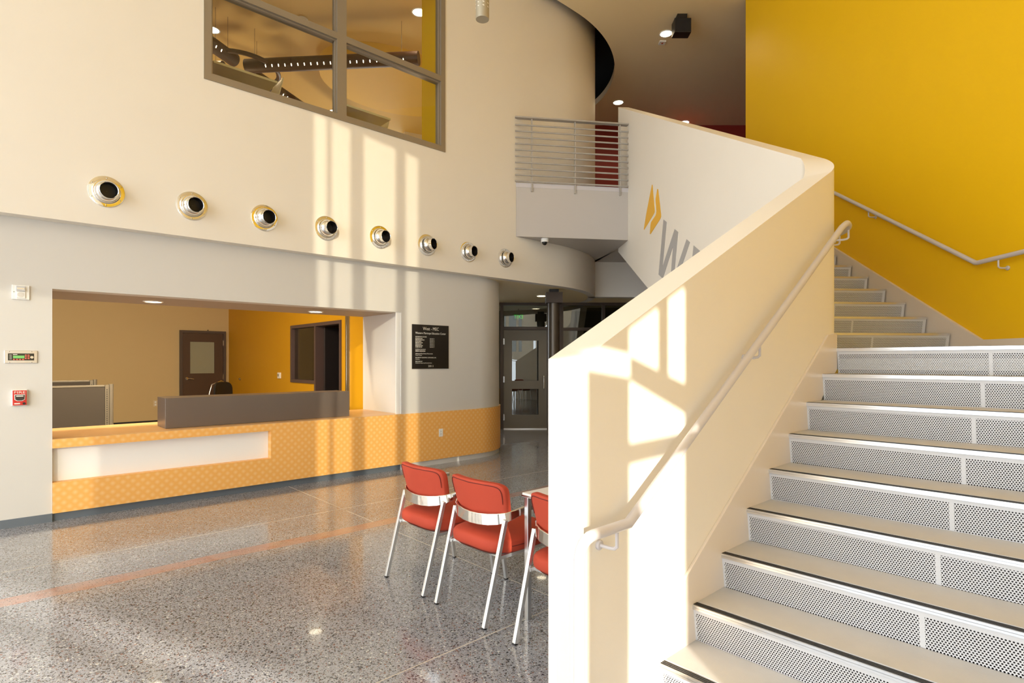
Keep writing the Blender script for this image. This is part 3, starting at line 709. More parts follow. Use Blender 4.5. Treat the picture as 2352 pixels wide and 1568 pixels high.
wf = thing('window_1', (4.36, 10.1, 0), 'dark bronze frame in the yellow office wall joining a fixed pane and an open doorway', 'window'); wf['kind'] = 'structure'
fx0, fx1 = 4.335, 4.50
fr = B()
for (ya, yb, za_, zb2) in [(9.0, 11.18, 2.15, 2.21), (11.12, 11.18, 1.10, 2.15), (10.0, 10.06, 0, 2.15), (9.0, 9.05, 0, 2.15), (10.06, 11.12, 1.10, 1.16)]:
    fr.box(fx0, fx1, ya, yb, za_, zb2)
fr.build('frame', mat('frame_plum_brown', (92, 74, 70), .4, .2), wf)
B().box(4.40, 4.41, 10.06, 11.12, 1.16, 2.15).build('pane', pane2, wf)
B().obox((4.75, 9.97, 1.07), (.28, .05, 0), (.004, -.022, 0), (0, 0, 1.06)).build('open_leaf', mat('leaf_dark', (46, 40, 40), .4), wf)
t = thing('corner_guard', (4.36, 8.77, .775), 'polished metal strip running up the yellow office wall', 'metal strip')
B().box(4.345, 4.359, 8.70, 8.84, .0, 2.98).build('angle', steel, t); B().box(4.343, 4.345, 8.795, 8.80, 0, 2.98).build('edge', chrome, t)
t = thing('thermostat', (4.36, 11.79, 1.22), 'small white thermostat on the yellow office wall', 'thermostat')
B().box(4.333, 4.36, 11.72, 11.86, 1.16, 1.28).build('housing', plastic, t, bevel=.006); B().box(4.330, 4.334, 11.79, 11.83, 1.20, 1.25).build('display', mat('thermo_screen', (90, 80, 50), .3), t)
o = B().lathe([(.03, 0), (.03, .012), (.018, .02), (.018, .035), (.001, .035)], (4.36, 14.3, 1.09), (-1, 0, 0), 16).build('door_stop', steel, smooth=40); tag(o, 'small round metal door stop on the yellow office wall', 'door stop')
t = thing('light_switch', (6.2, 11.0, 1.5), 'white wall switch seen through the office window', 'switch')
B().box(6.19, 6.2, 11.25, 11.37, 1.45, 1.72).build('cover_plate', plastic, t)
for z in (1.52, 1.58, 1.64): B().box(6.183, 6.19, 11.29, 11.33, z - .02, z + .02).build('toggle', blackm, t)
t = thing('wall_outlet', (2.785, 15.2, .54), 'small ivory outlet on the tan office wall beside the dark ledge', 'outlet')
B().box(2.74, 2.83, 15.192, 15.2, .47, .61).build('cover_plate', mat('ivory_plate', (214, 196, 160), .5), t)
for z in (.51, .57): B().box(2.768, 2.802, 15.188, 15.193, z - .02, z + .02).build('socket', plastic, t)

def cubicle(x0, x1, y, h, label):
    t = thing('cubicle_partition', ((x0 + x1) / 2, y, 0), label, 'partition')
    B().box(x0, x1 - .10, y - .03, y + .03, .04, h - .025).build('fabric_panel', cub, t, bevel=.004)
    B().box(x0, x1 - .10, y - .035, y + .035, h - .025, h).build('top_trim', cubp, t, bevel=.004)
    B().box(x1 - .098, x1 - .055, y - .036, y + .036, 0, h).build('slotted_strip', cubp, t)
    B().tube([(x1 - .028, y, 0), (x1 - .028, y, h + .01)], .030, 12).build('post', cubp, t, smooth=40)
    b_ = B()
    for k in range(int((h - .1) / .03)): b_.box(x1 - .080, x1 - .072, y - .0375, y - .0355, .06 + .03 * k, .078 + .03 * k)
    b_.build('slots', black, t)['kind'] = 'stuff'
cubicle(-1.6, 1.24, 9.5, 1.185, 'front dark grey fabric cubicle partition behind the counter')
cubicle(-1.6, 1.30, 11.7, 1.195, 'rear dark grey fabric cubicle partition just topping the front one')

def office_chair(loc, rz, label, sc=1.0):
    t = thing('office_chair', loc, label, 'chair', rz=rz)
    def w(p): p[0] += .9 * p[1] ** 2; return p
    B().sell((-.24, 0, .86), (.035, .22, .26), .5, .5, 20, 12, w).build('backrest', black, t, smooth=60, local=True)
    B().sell((0, 0, .48), (.25, .25, .05), .5, .5, 20, 10).build('seat', black, t, smooth=60, local=True)
    B().tube([(-.30, 0, .50), (-.32, 0, .70), (-.29, 0, .86)], .02, 8).build('back_support', alu, t, local=True)
    B().tube([(0, 0, .10), (0, 0, .44)], .028, 10).build('gas_post', steel, t, local=True)
    b_ = B()
    for k in range(5):
        a_ = k * 2 * math.pi / 5; b_.tube([(0, 0, .12), (.3 * math.cos(a_), .3 * math.sin(a_), .06)], .02, 8)
    b_.build('base', black, t, local=True)
    for k in range(5):
        a_ = k * 2 * math.pi / 5; B().lathe([(.001, -.02), (.03, -.02), (.03, .02), (.001, .02)], (.3 * math.cos(a_), .3 * math.sin(a_), .03), (math.sin(a_), -math.cos(a_), 0), 12).build('castor', black, t, local=True)
    B().tube([(-.27, -.24, .70), (-.285, -.245, .9), (-.27, -.2, 1.07), (-.25, 0, 1.135), (-.27, .2, 1.07), (-.285, .245, .9)], .012, 8).build('back_rim', alu, t, smooth=40, local=True)
    return t
office_chair((3.35, 11.5, 0), math.radians(-60), 'black office chair with silver rim peeking above the dark ledge')
t = thing('side_chair', (5.2, 10.3, 0), 'dark chair with bright metal arms in the doorway of the dark side room', 'chair')
B().sell((5.2, 10.35, .46), (.22, .22, .04), .5, .5, 16, 8).build('seat', black, t, smooth=60)
B().sell((5.2, 10.58, .76), (.22, .03, .2), .5, .5, 16, 8).build('backrest', black, t, smooth=60)
for s in (-1, 1):
    B().tube(smooth_path([(5.2 + .24 * s, 10.12, 0), (5.2 + .24 * s, 10.14, .66), (5.2 + .24 * s, 10.5, .70), (5.2 + .24 * s, 10.56, 0)], .07), .012, 8).build('arm_frame', chrome, t, smooth=40)

def downlight(c, r, label, power=0, normal=(0, 0, -1), spot=130, group=None, lens=False):
    t = thing('downlight', c, label, 'light', group)
    B().lathe([(r * .86, .0), (r, .0), (r * 1.02, .006), (r * .86, .010)], c, normal, 28).build('trim_ring', white if not lens else steel, t, smooth=40)
    B().lathe([(r * .86, .004), (r * .6, .006), (.001, .006)], c, normal, 28).build('lens', lamp_glow, t)
    if power: lamp('SPOT', (c[0], c[1], c[2] - .04), power, spot=spot, size=r * .8)
    return t
downlight((1.354, 7.508, 2.19), .10, 'round downlight in the counter opening soffit above the cubicles', 26)
downlight((3.258, 7.508, 2.19), .10, 'round downlight in the counter opening soffit near the right jamb', 26)
for x in (-1.8, 1.5):  # unseen strip lights added to brighten the office, no fixture there
    l = lamp('AREA', (x, 8.12, 2.90), 115, color=(1, .84, .62), rot=(math.radians(-32), 0, 0)); l.data.shape = 'RECTANGLE'; l.data.size = 1.6; l.data.size_y = .12; l.rotation_euler = (math.radians(40), 0, 0)

# ------------------------------------------------------------------ upper window
w2 = thing('window_2', (3.25, WU, wz0), 'large upper window with grey mullions in the cream wall', 'window'); w2['kind'] = 'structure'
ym = WU - .012
mx0 = 3.225
fb_ = .075
def frm(*q): return B().box(*q)
ztr = 5.775
fr = B().box(wx0, wx1, ym, WU + .13, wz0, wz0 + fb_).box(wx0, wx1, ym, WU + .13, wz1 - fb_, wz1).box(wx0, wx0 + fb_, ym, WU + .13, wz0 + fb_, wz1 - fb_).box(wx1 - fb_, wx1, ym, WU + .13, wz0 + fb_, wz1 - fb_)
fr.build('frame', winfr, w2)
MX0, MX1 = onY(775, 100, ym)[0], onY(796, 100, ym)[0]
B().box(MX0, MX1, ym, WU + .13, wz0 + fb_, wz1 - fb_).build('mullion', winfr, w2)
ztr = onY(800, 92, ym)[2]
for xa, xb in ((wx0 + fb_, MX0), (MX1, wx1 - fb_)):
    B().box(xa, xb, ym, WU + .13, ztr - .04, ztr + .04).build('transom', winfr, w2)
    for za_, zb2 in ((wz0 + fb_, ztr - .04), (ztr + .04, wz1 - fb_)):
        p = B().box(xa, xb, WU + .055, WU + .062, za_, zb2).build('pane', pane, w2)
        st_ = B().box(xa, xb, WU + .02, WU + .054, za_, za_ + .018).box(xa, xb, WU + .02, WU + .054, zb2 - .018, zb2).box(xa, xa + .018, WU + .02, WU + .054, za_ + .018, zb2 - .018).box(xb - .018, xb, WU + .02, WU + .054, za_ + .018, zb2 - .018).build('glazing_bead', winfr); sub(st_, p); st_.matrix_parent_inverse = Matrix()
# things in the upper room
def up_table(x0, x1, label):
    t = thing('pedestal_desk', ((x0 + x1) / 2, 7.85, Z2), label, 'desk', 'small desks by the upper window')
    B().box(x0, x1, 7.49, 8.25, 5.125, 5.155).build('top', mat('desk_laminate', (226, 212, 170), .5), t, bevel=.003)
    xc = (x0 + x1) / 2 - .08
    B().tube([(xc, 7.85, Z2), (xc, 7.85, 5.10)], .04, 14).build('column', alu, t, smooth=40)
    B().box(xc - .2, xc + .2, 7.80, 7.90, 5.105, 5.125).build('support', steel, t)
    B().lathe([(.25, 0), (.25, .015), (.05, .03)], (xc, 7.85, Z2), (0, 0, 1), 24).build('base', steel, t)
up_table(1.98, 2.74, 'left pedestal desk showing its underside through the upper window')
up_table(3.70, 4.41, 'right pedestal desk showing its underside through the upper window')
def shell_chair(loc, rz, label):
    t = thing('shell_chair', loc, label, 'chair', 'shell chairs by the upper window', rz=rz)
    wp = mat('shell_plastic', (232, 220, 180), .4)
    def w(p): p[0] += .7 * p[1] ** 2 - .25 * (p[2] - .68); return p
    B().sell((-.2, 0, .70), (.014, .2, .21), .6, .55, 20, 12, w).build('backrest', wp, t, smooth=60, local=True)
    B().sell((0, 0, .45), (.2, .2, .018), .6, .5, 20, 8).build('seat', wp, t, smooth=60, local=True)
    for sx_ in (-1, 1):
        B().tube(smooth_path([(.17 * sx_ - .02, .2, 0), (.13 * sx_ - .01, .17, .43), (.13 * sx_ - .01, -.17, .43), (.17 * sx_ - .02, -.2, 0)], .04), .010, 8).build('leg', alu, t, smooth=40, local=True)
    B().tube([(-.12, 0, .44), (-.2, 0, .47), (-.22, 0, .62)], .014, 8).build('spine', alu, t, local=True)
shell_chair((2.62, 7.75, Z2), math.radians(180), 'pale shell chair beside the left desk behind the upper window')
shell_chair((4.33, 7.95, Z2), math.radians(180), 'pale shell chair beside the right desk behind the upper window')
# chandelier of slotted tubes round a ring
ZP = 6.65
ch = thing('tube_chandelier', onZ(555, 160, ZP), 'dark hanging ring light with radiating slotted tubes behind the upper window', 'chandelier')
bm_ = mat('chandelier_dark', (64, 30, 14), .45, .2)
rcn = Vector(onZ(553, 160, ZP))
B().tube([(rcn.x + .62 * math.cos(a_), rcn.y + .62 * math.sin(a_), ZP) for a_ in np.linspace(0, 2 * math.pi, 41)], .04, 8, cap=False).build('ring', bm_, ch, smooth=60)
for (pa, pb) in (((566, 152), (962, 134)), ((538, 138), (462, 84)), ((514, 156), (420, 160)), ((576, 168), (690, 245))):
    a_, b_ = Vector(onZ(*pa, ZP)), Vector(onZ(*pb, ZP))
    if pb == (690, 245): b_ = a_ + (b_ - a_).normalized() * 3.0
    tb = B().tube([a_, b_], .115, 16).build('tube', bm_, ch, smooth=50)
    d_ = (b_ - a_); L = d_.length; d_.normalize(); n_ = Vector((d_.y, -d_.x, 0))
    if n_.dot(Vector((-1, -1, 0))) < 0: n_ = -n_
    ob_ = B(); k = .4
    while k < L - .2:
        cc = a_ + d_ * k + n_ * .098 + Vector((0, 0, -.062)); ob_.obox(cc, d_ * .005, n_ * .004 + Vector((0, 0, .003)), (n_ * .011 * .53 + Vector((0, 0, .015)))); k += .115
    s_ = ob_.build('light_slots', lamp_glow); s_['kind'] = 'stuff'; sub(s_, tb); s_.matrix_parent_inverse = Matrix()
    for kk in (.15, L - .3):
        c_0 = a_ + d_ * kk; B().tube([c_0 + Vector((0, 0, .1)), Vector((c_0.x, c_0.y, 7.3))], .003, 5).build('wire', blackm, ch)
# oval dropped soffit
ov = Vector(onZ(905, 200, 7.1))
el = [(ov.x + 1.5 * math.cos(a_), ov.y + 1.1 * math.sin(a_)) for a_ in np.linspace(0, 2 * math.pi, 40, endpoint=False)]
struct(B().prism(el, 7.06, 7.30).build('ceiling_oval', mat('oval_yellow', (226, 184, 70), .6), smooth=30), 'yellow oval dropped ceiling in the upper room')
for (px, py, lb, pw) in ((488, 68, 'round downlight at the left of the upper window', 40), (963, 28, 'round downlight by the yellow pier behind the upper window', 40), (940, 311, 'far round downlight low in the upper window', 40), (768, 256, 'round downlight half hidden by the upper window mullion', 25)):
    p = onZ(px, py, 7.30); downlight((p[0], p[1], 7.30), .125, lb, pw, spot=150)
t = thing('smoke_detector', onZ(695, 43, 7.30), 'small white smoke detector on the ceiling behind the upper window', 'smoke detector')
p = onZ(695, 43, 7.30); B().lathe([(.085, 0), (.085, .02), (.06, .03), (.001, .03)], p, (0, 0, -1), 20).build('housing', plastic, t, smooth=40); B().lathe([(.018, .03), (.014, .055), (.001, .058)], p, (0, 0, -1), 12).build('sensor', steel, t)
lamp('POINT', (2.6, 11.5, 5.0), 70, size=.3); lamp('POINT', (6.0, 12.5, 5.0), 60, size=.3); lamp('POINT', (5.8, 8.6, 5.0), 25, size=.3)  # added fill lights without fixtures, to brighten the upper room

# ------------------------------------------------------------------ balcony railing
rl = thing('balcony_railing', (7.0, 6.2, Z2), 'pale grey horizontal bar railing on the upper landing edge', 'railing')
ra = Vector(onY(1178.5, 259, WU - .03)); rb = Vector(gw(9.40, -.03)); rb.z = 0
La = Vector((slab_front_l[0], slab_front_l[1], 0)); A0 = La + fd * -.02 + fn * .035; B0 = Vector((fb.x, fb.y, 0)) + fd * -.03 + fn * .035
ztop = onZ(1178, 259, 0)
zt1 = 5.445; zb1 = 4.415
nb = 10
brail = mat('balcony_rail_paint', (172, 165, 156), .4, .1)
B().obox((A0 + B0) / 2 + Vector((0, 0, zt1)) - fn * .02, fd * ((B0 - A0).length / 2), fn * .045, (0, 0, .011)).build('top_rail', brail, rl, bevel=.002)
for k in range(nb):
    z = zb1 + (zt1 - .022 - zb1) * k / nb
    B().tube([A0 + Vector((0, 0, z)), B0 + Vector((0, 0, z))], .0135, 12).build('bar', brail, rl, smooth=40)
for fk in (.145, .525, .93):
    p = A0 + (B0 - A0) * fk - fn * .022; B().obox(p + Vector((0, 0, (4.26 + zt1) / 2)), fd * .010, fn * .016, (0, 0, (zt1 - 4.26) / 2)).build('post', brail, rl)
# yellow bundle behind the railing
p = onZ(1404, 416, 4.361); p = atD(1404, 414, 10.4)
random.seed(9)
def lump(q): return [q[0] + random.uniform(-.015, .015), q[1] + random.uniform(-.015, .015), max(4.362, q[2] + random.uniform(-.02, .02))]
o = B().sell((p[0], p[1], 4.45), (.12, .12, .088), .8, .8, 14, 8, lump).build('bag', mat('bag_yellow', (214, 168, 56), .5)); tag(o, 'small crumpled yellow bag on the upper landing behind the railing', 'bag')
# dome camera under the balcony
t = thing('dome_camera', onZ(1250, 549, 3.53), 'small white dome security camera under the balcony', 'camera')
p = Vector(onZ(1251, 548, 3.53))
B().lathe([(.062, 0), (.062, .05), (.056, .058), (.045, .058)], p, (0, 0, -1), 24, cap1=True).build('housing', plastic, t, smooth=40)
B().lathe([(.046 * math.cos(q_), .056 + .052 * math.sin(q_)) for q_ in np.linspace(0, 1.5, 8)], p, (0, 0, -1), 20).build('dome', mat('dome_smoke', (44, 40, 38), .08, .3), t, smooth=60)

# ------------------------------------------------------------------ ceiling fittings
p = onZ(1530, 77, ZC); downlight((p[0], p[1], ZC), .125, 'round downlight beside the black box on the high ceiling', 22, spot=150)
p = onZ(1420, 235, ZC); downlight((p[0], p[1], ZC), .13, 'round downlight above the end of the stair guard', 20, spot=150)
p = onZ(1572, 281, ZC)
downlight((p[0], p[1], ZC), .13, 'far downlight just peeping over the guard wall', 20, spot=150)
t = thing('ceiling_speaker', onZ(1562, 40, ZC), 'black box loudspeaker hung from the high ceiling', 'speaker')
p = Vector(onZ(1565, 36, ZC)); ca = Vector(W2(1, 0, 0)); cb_ = Vector(W2(0, 1, 0))
bx_ = p + Vector((0, 0, -.22))
B().obox(bx_, ca * .145, cb_ * .10, (0, 0, .125)).build('cabinet', blackm, t, bevel=.008)
B().obox(p + Vector((0, 0, -.045)), ca * .085, cb_ * .06, (0, 0, .045)).build('mount', blackm, t)
B().obox(bx_ - cb_ * .102, ca * .13, cb_ * .003, (0, 0, .11)).build('grille', mat('grille_black', (20, 16, 15), .8), t)
t = thing('ceiling_notice', onZ(1521, 97, ZC), 'tiny white smoke sensor plate on the high ceiling', 'sensor')
p = Vector(onZ(1521, 97, ZC)); B().obox(p + Vector((0, 0, -.01)), ca * .06, cb_ * .06, (0, 0, .01)).build('plate', plastic, t); B().obox(p + Vector((0, 0, -.022)), ca * .015, cb_ * .015, (0, 0, .004)).build('light', mat('sensor_red', (190, 60, 40), .4), t)
# slotted cylinder pendant
pz = Vector(atD(1108, 45, 5.6))
t = thing('pendant_light', (pz.x, pz.y, pz.z), 'grey slotted cylinder pendant hanging into the top of the view', 'pendant lamp')
rp = 15.5 / F * 5.6
body = B().lathe([(.001, .0), (rp * .97, .0), (rp, .006), (rp, 1.0), (rp * .9, 1.01), (.001, 1.01)], pz, (0, 0, 1), 28).build('cylinder', mat('pendant_grey', (170, 160, 138), .45, .2), t, smooth=40)
b_ = B()
for rw in range(6):
    for k in range(8):
        a_ = 2 * math.pi * k / 8 + .25; z = pz.z + .105 + .036 * rw
        q_ = Vector((math.cos(a_), math.sin(a_), 0)); tt = Vector((-q_.y, q_.x, 0))
        b_.obox(pz + q_ * rp + Vector((0, 0, z - pz.z)), tt * .008 + Vector((0, 0, -.002)), q_ * .001, (0, 0, .0045))
b_.build('light_slots', signtext, t)['kind'] = 'stuff'
B().tube([(pz.x, pz.y, pz.z + 1.0), (pz.x, pz.y, ZC)], .006, 6).build('stem', steel, t)

# ------------------------------------------------------------------ back storefront
DS = 12.63
def sfb(b_, xa, xb, ya, yb, d0=0.0, d1=.1):       # box in front-view pixels at the storefront depth
    la, lb = (xa - 1176) / F * DS, (xb - 1176) / F * DS; z0, z1 = EYE + (YH - yb) / F * DS, EYE + (YH - ya) / F * DS
    c_0 = Vector(W2((la + lb) / 2, DS + (d0 + d1) / 2, (z0 + z1) / 2)); return b_.obox(c_0, ca * abs(lb - la) / 2, cb_ * (d1 - d0) / 2, (0, 0, abs(z1 - z0) / 2))
YF = YH + EYE / DS * F
YT = YH - (WZ - EYE) / DS * F
w3 = thing('window_3', W2(0, DS), 'dark framed glazed screen beside the back door', 'window'); w3['kind'] = 'structure'
b_ = B()
for q in [(1090, 1700, YT, YT + 6), (1149, 1156, YT + 6, YF), (1257, 1270, YT + 6, YF), (1288, 1294, YT + 6, YF), (1383, 1390, YT + 6, YF), (1480, 1487, YT + 6, YF), (1580, 1588, YT + 6, YF), (1156, 1257, 750, 757), (1294, 1383, 752, 759), (1390, 1480, 752, 759), (1487, 1580, 752, 759), (1294, 1580, YF - 12, YF), (1270, 1288, YT + 6, YF)]: sfb(b_, *q)
b_.build('frame', darkfr, w3)
for q in [(1156, 1257, YT + 6, 750), (1294, 1383, YT + 6, 752), (1390, 1480, YT + 6, 752), (1487, 1580, YT + 6, 752), (1294, 1383, 759, YF - 12), (1390, 1480, 759, YF - 12), (1487, 1580, 759, YF - 12), (1095, 1149, YT + 6, YF)]:
    sfb(B(), *q, .045, .055).build('pane', paned, w3)
d2 = thing('door_2', W2(.25, DS), 'grey glazed back door with two glass lights and a pull handle', 'door'); d2['kind'] = 'structure'
b_ = B()
for q in [(1157, 1176, 758, YF - 1), (1237, 1256, 758, YF - 1), (1176, 1237, 758, 782), (1176, 1237, 874, 893), (1176, 1237, 952, YF - 1)]: sfb(b_, *q, .015, .06)
b_.build('leaf', doorg, d2)
for q in [(1176, 1237, 782, 874), (1176, 1237, 893, 952)]: sfb(B(), *q, .03, .04).build('glass_light', paned, d2)
def sfp(x, y, d): return Vector(W2((x - 1176) / F * DS, DS + d, EYE + (YH - y) / F * DS))
B().tube(smooth_path([sfp(1249, 862, .015), sfp(1249, 862, -.06), sfp(1249, 894, -.06), sfp(1249, 894, .015)], .03), .012, 10).build('pull_handle', chrome, d2, smooth=40)
for y in (784, 871, 958): sfb(B(), 1155.5, 1159, y - 7, y + 7, .0, .02).build('hinge', steel, d2)
sfb(B(), 1157, 1256, YF - 2, YF, -.03, .1).build('threshold', alu, d2)
# stand-in behind the transom for an exit sign's reflection in the glass, letters reversed
ex = thing('exit_sign_reflection', sfp(1191, 727, .9), 'stand-in for an exit sign reflected in the door transom, green letters reversed', 'exit sign')
DD = DS; DS2 = DS
c_0 = Vector(W2((1191 - 1176) / F * 13.5, 13.5, EYE + (YH - 727) / F * 13.5))
B().obox(c_0, ca * .135, cb_ * .02, (0, 0, .092)).build('housing', blackm, ex); B().obox(c_0 + Vector((0, 0, .14)), ca * .01, cb_ * .01, (0, 0, .05)).build('stem', blackm, ex)
exm = mat('exit_green', (20, 120, 30), .5, emit=(30, 210, 50), estr=2.2)
text_mesh('lettering', 'EXIT', exm, .13, c_0 - cb_ * .023 + Vector((0, 0, -.047)), ca, (0, 0, 1), ex, 'CENTER', width=.21, mirror=True)
# room behind the storefront
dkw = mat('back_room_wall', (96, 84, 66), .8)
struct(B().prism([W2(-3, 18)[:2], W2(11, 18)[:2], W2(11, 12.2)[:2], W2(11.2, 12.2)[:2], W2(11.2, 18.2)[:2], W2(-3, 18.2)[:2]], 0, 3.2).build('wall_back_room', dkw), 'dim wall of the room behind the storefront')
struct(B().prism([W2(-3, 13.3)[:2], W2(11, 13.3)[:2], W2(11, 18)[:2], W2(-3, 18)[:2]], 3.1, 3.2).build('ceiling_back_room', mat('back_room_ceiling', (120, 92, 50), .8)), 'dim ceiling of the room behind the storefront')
# steel column with a box capital
DC = 10.35
t = thing('column', W2((1272 - 1176) / F * DC, DC), 'dark round steel column with a box capital under the soffit', 'column')
pc = Vector(W2((1272 - 1176) / F * DC, DC))
B().tube([pc, pc + Vector((0, 0, 2.58))], .105, 20).build('shaft', mat('column_bronze', (88, 78, 66), .35, .4), t, smooth=40)
B().obox(pc + Vector((0, 0, 2.665)), ca * .148, cb_ * .148, (0, 0, .095)).build('capital', mat('capital_brown', (70, 56, 46), .6, var=.12, vscale=20), t)
B().obox(pc + Vector((0, 0, 2.79)), ca * .085, cb_ * .085, (0, 0, .03)).build('neck', blackm, t)
p = onZ(1244, 679, WZ); downlight((p[0], p[1], WZ), .11, 'round downlight under the low soffit by the column', 20)
p = onZ(1205, 690, WZ)

# ------------------------------------------------------------------ red chairs and table
def red_chair():
    t = thing('guest_chair', (0, 0, 0), '', 'chair', 'red guest chairs in a row')
    def wb(p):
        x, y, z = p; k = (z - .67) / .13
        return [x + 1.0 * y * y - .22 * (z - .60), y * (1 + .06 * k), z + .25 * 0]
    bk = B().sell((.135, 0, .672), (.028, .240, .128), .30, .30, 48, 26, wb).build('backrest', redfab, t, smooth=70, local=True)
    ed = []
    for i in range(41):
        a_ = math.pi * (-.02) + (math.pi * 1.04) * i / 40
        y = -.226 * math.copysign(abs(math.cos(a_)) ** .22, math.cos(a_)); z = .600 + .184 * abs(math.sin(a_)) ** .22
        q_ = wb([.1085, y, z]); ed.append(q_)
    sub(B().tube(ed, .0026, 6).build('piping', seam), bk).matrix_parent_inverse = Matrix()
    def ws(p):
        x, y, z = p; return [x, y, z + .018 * (1 - (y / .25) ** 2) + (.02 if x > .5 else 0) * 0]
    se = B().sell((.335, 0, .424), (.275, .255, .060), .55, .62, 44, 18, ws).build('seat', redfab, t, smooth=70, local=True)
    ep = [(.335 + .276 * math.copysign(abs(math.cos(a_)) ** .62, math.cos(a_)), .256 * math.copysign(abs(math.sin(a_)) ** .62, math.sin(a_)), .428) for a_ in np.linspace(-1.9, 1.9, 60)]
    sub(B().tube(ep, .0024, 6).build('piping', seam), se).matrix_parent_inverse = Matrix()
    B().sell((.335, 0, .383), (.235, .22, .012), .4, .5, 28, 8).build('seat_pan', steel, t, smooth=60, local=True)
    # chrome band: arms and back rail in one polished bar
    path, hh = [], []
    half = [(.56, .262, .640), (.48, .263, .642), (.38, .262, .640), (.28, .258, .628), (.21, .25, .612), (.165, .232, .598), (.13, .195, .588), (.105, .14, .580), (.092, .07, .574), (.088, 0, .572)]
    full = half + [(x, -y, z) for x, y, z in half[::-1][1:]]
    P3 = [Vector(p) for p in full]
    hs = [.014, .014, .015, .019, .026, .031, .034, .035, .035, .035]; hs = hs + hs[::-1][1:]
    vs, fs = [], []
    for i, p in enumerate(P3):
        d_ = (P3[min(i + 1, len(P3) - 1)] - P3[max(i - 1, 0)]); d_.z = 0; d_.normalize(); n_ = Vector((d_.y, -d_.x, 0)); th_ = .0065 if 3 < i < len(P3) - 4 else .013
        for a_, b_ in ((-1, -1), (1, -1), (1, 1), (-1, 1)): vs.append(p + n_ * th_ * a_ + Vector((0, 0, hs[i] * b_)))
    for i in range(len(P3) - 1):
        for k in range(4): fs.append((4 * i + k, 4 * i + (k + 1) % 4, 4 * i + 4 + (k + 1) % 4, 4 * i + 4 + k))
    fs += [(3, 2, 1, 0), tuple(4 * (len(P3) - 1) + k for k in range(4))]
    bo = B().add(vs, fs).build('arm_band', chrome, t, smooth=50, local=True)
    md = bo.modifiers.new('bevel', 'BEVEL'); md.width = .004; md.segments = 2; md.limit_method = 'ANGLE'
    for s in (-1, 1):
        L1 = B().bar((.0, .228 * s, .008), (.155, .235 * s, .585), .024, .024, (1, 0, 0)).build('leg', mat('leg_silver', (226, 226, 224), .3, .85), t, local=True, bevel=.003)
        sub(B().bar((-.0015, .228 * s, .0), (.002, .228 * s, .013), .022, .022, (1, 0, 0)).build('foot', black), L1).matrix_parent_inverse = Matrix()
        L2 = B().bar((.590, .232 * s, .008), (.500, .240 * s, .632), .024, .024, (1, 0, 0)).build('leg', MATS['leg_silver'], t, local=True, bevel=.003)
        sub(B().bar((.5915, .232 * s, .0), (.589, .232 * s, .013), .022, .022, (1, 0, 0)).build('foot', black), L2).matrix_parent_inverse = Matrix()
        B().bar((.105, .225 * s, .375), (.535, .225 * s, .375), .018, .02).build('side_rail', MATS['leg_silver'], t, local=True)
    for x in (.15, .5): B().bar((x, -.225, .372), (x, .225, .372), .018, .02).build('cross_rail', MATS['leg_silver'], t, local=True)
    return t
c0 = red_chair()
spots = [(2.032, 3.276, 0.0, 'red guest chair with chrome arms, farthest from the stair wall'), (2.036, 2.676, 0.01, 'red guest chair with chrome arms, middle of the three'), (2.047, 1.978, -.01, 'red guest chair with chrome arms at the white table, half hidden by the stair wall')]
for i, (x, y, rz, lb) in enumerate(spots):
    o = c0 if i == 0 else copy_tree(c0)
    o.location = (x, y, 0); o.rotation_euler = (0, 0, rz); o['label'] = lb
t = thing('table', (3.0, 2.03, 0), 'white table with a silver edge in front of the nearest red chair', 'table')
B().box(2.287, 3.75, 1.66, 2.40, .715, .740).build('top', mat('table_white', (232, 226, 222), .35), t, bevel=.003)
B().box(2.284, 3.753, 1.657, 2.403, .719, .728).build('edge_band', steel, t)
B().box(2.32, 3.72, 2.36, 2.38, .665, .715).box(2.32, 3.72, 1.68, 1.70, .665, .715).build('apron', alu, t)
for x in (2.31, 3.73):
    for y in (1.685, 2.375): B().box(x - .015, x + .015, y - .015, y + .015, 0, .714).build('leg', alu, t, bevel=.003)

# ------------------------------------------------------------------ added sun mask and left glazing, behind the camera
# unseen wall added to shape the sun patches; wide clear glazing to the left of it
fmat = bpy.data.materials.new('sun_mask_translucent'); fmat.use_nodes = True
nt = fmat.node_tree; n = nt.nodes; n.remove(n['Principled BSDF'])
df = n.new('ShaderNodeBsdfDiffuse'); df.inputs['Color'].default_value = (.80, .78, .74, 1)
tl_ = n.new('ShaderNodeBsdfTranslucent'); tl_.inputs['Color'].default_value = (.72, .69, .63, 1)
nzz = n.new('ShaderNodeTexNoise'); nzz.inputs['Scale'].default_value = 2
ms = n.new('ShaderNodeMixShader'); ms.inputs[0].default_value = .5
nt.links.new(df.outputs[0], ms.inputs[1]); nt.links.new(tl_.outputs[0], ms.inputs[2]); nt.links.new(ms.outputs[0], n['Material Output'].inputs['Surface'])
E1 = Vector((-math.sin(SAZ), math.cos(SAZ), 0)); DH = Vector((math.cos(SAZ), math.sin(SAZ), 0)); TE = math.tan(SEL)
SF = SFE
def ab(p): p = Vector(p); return p.dot(E1), p.z + TE * p.dot(DH)
def fp(a_, b_): return E1 * a_ + DH * SF + Vector((0, 0, b_ - TE * SF))
bz0, bz1 = TE * SF, ZC + TE * SF
ew = struct(B().obox(fp(-2.9, 0) + Vector((0, 0, -fp(0, 0).z + ZC + .05)), E1 * 6.2, DH * .1, (0, 0, .05)).build('wall_sun_mask', white), 'unseen wall of translucent panels added to shape the sun patches')
def fpanel(pts): B().slab([fp(*p) for p in pts], DH * -.03).build('panel', fmat, ew)  # added mask piece, blocks and diffuses the sun
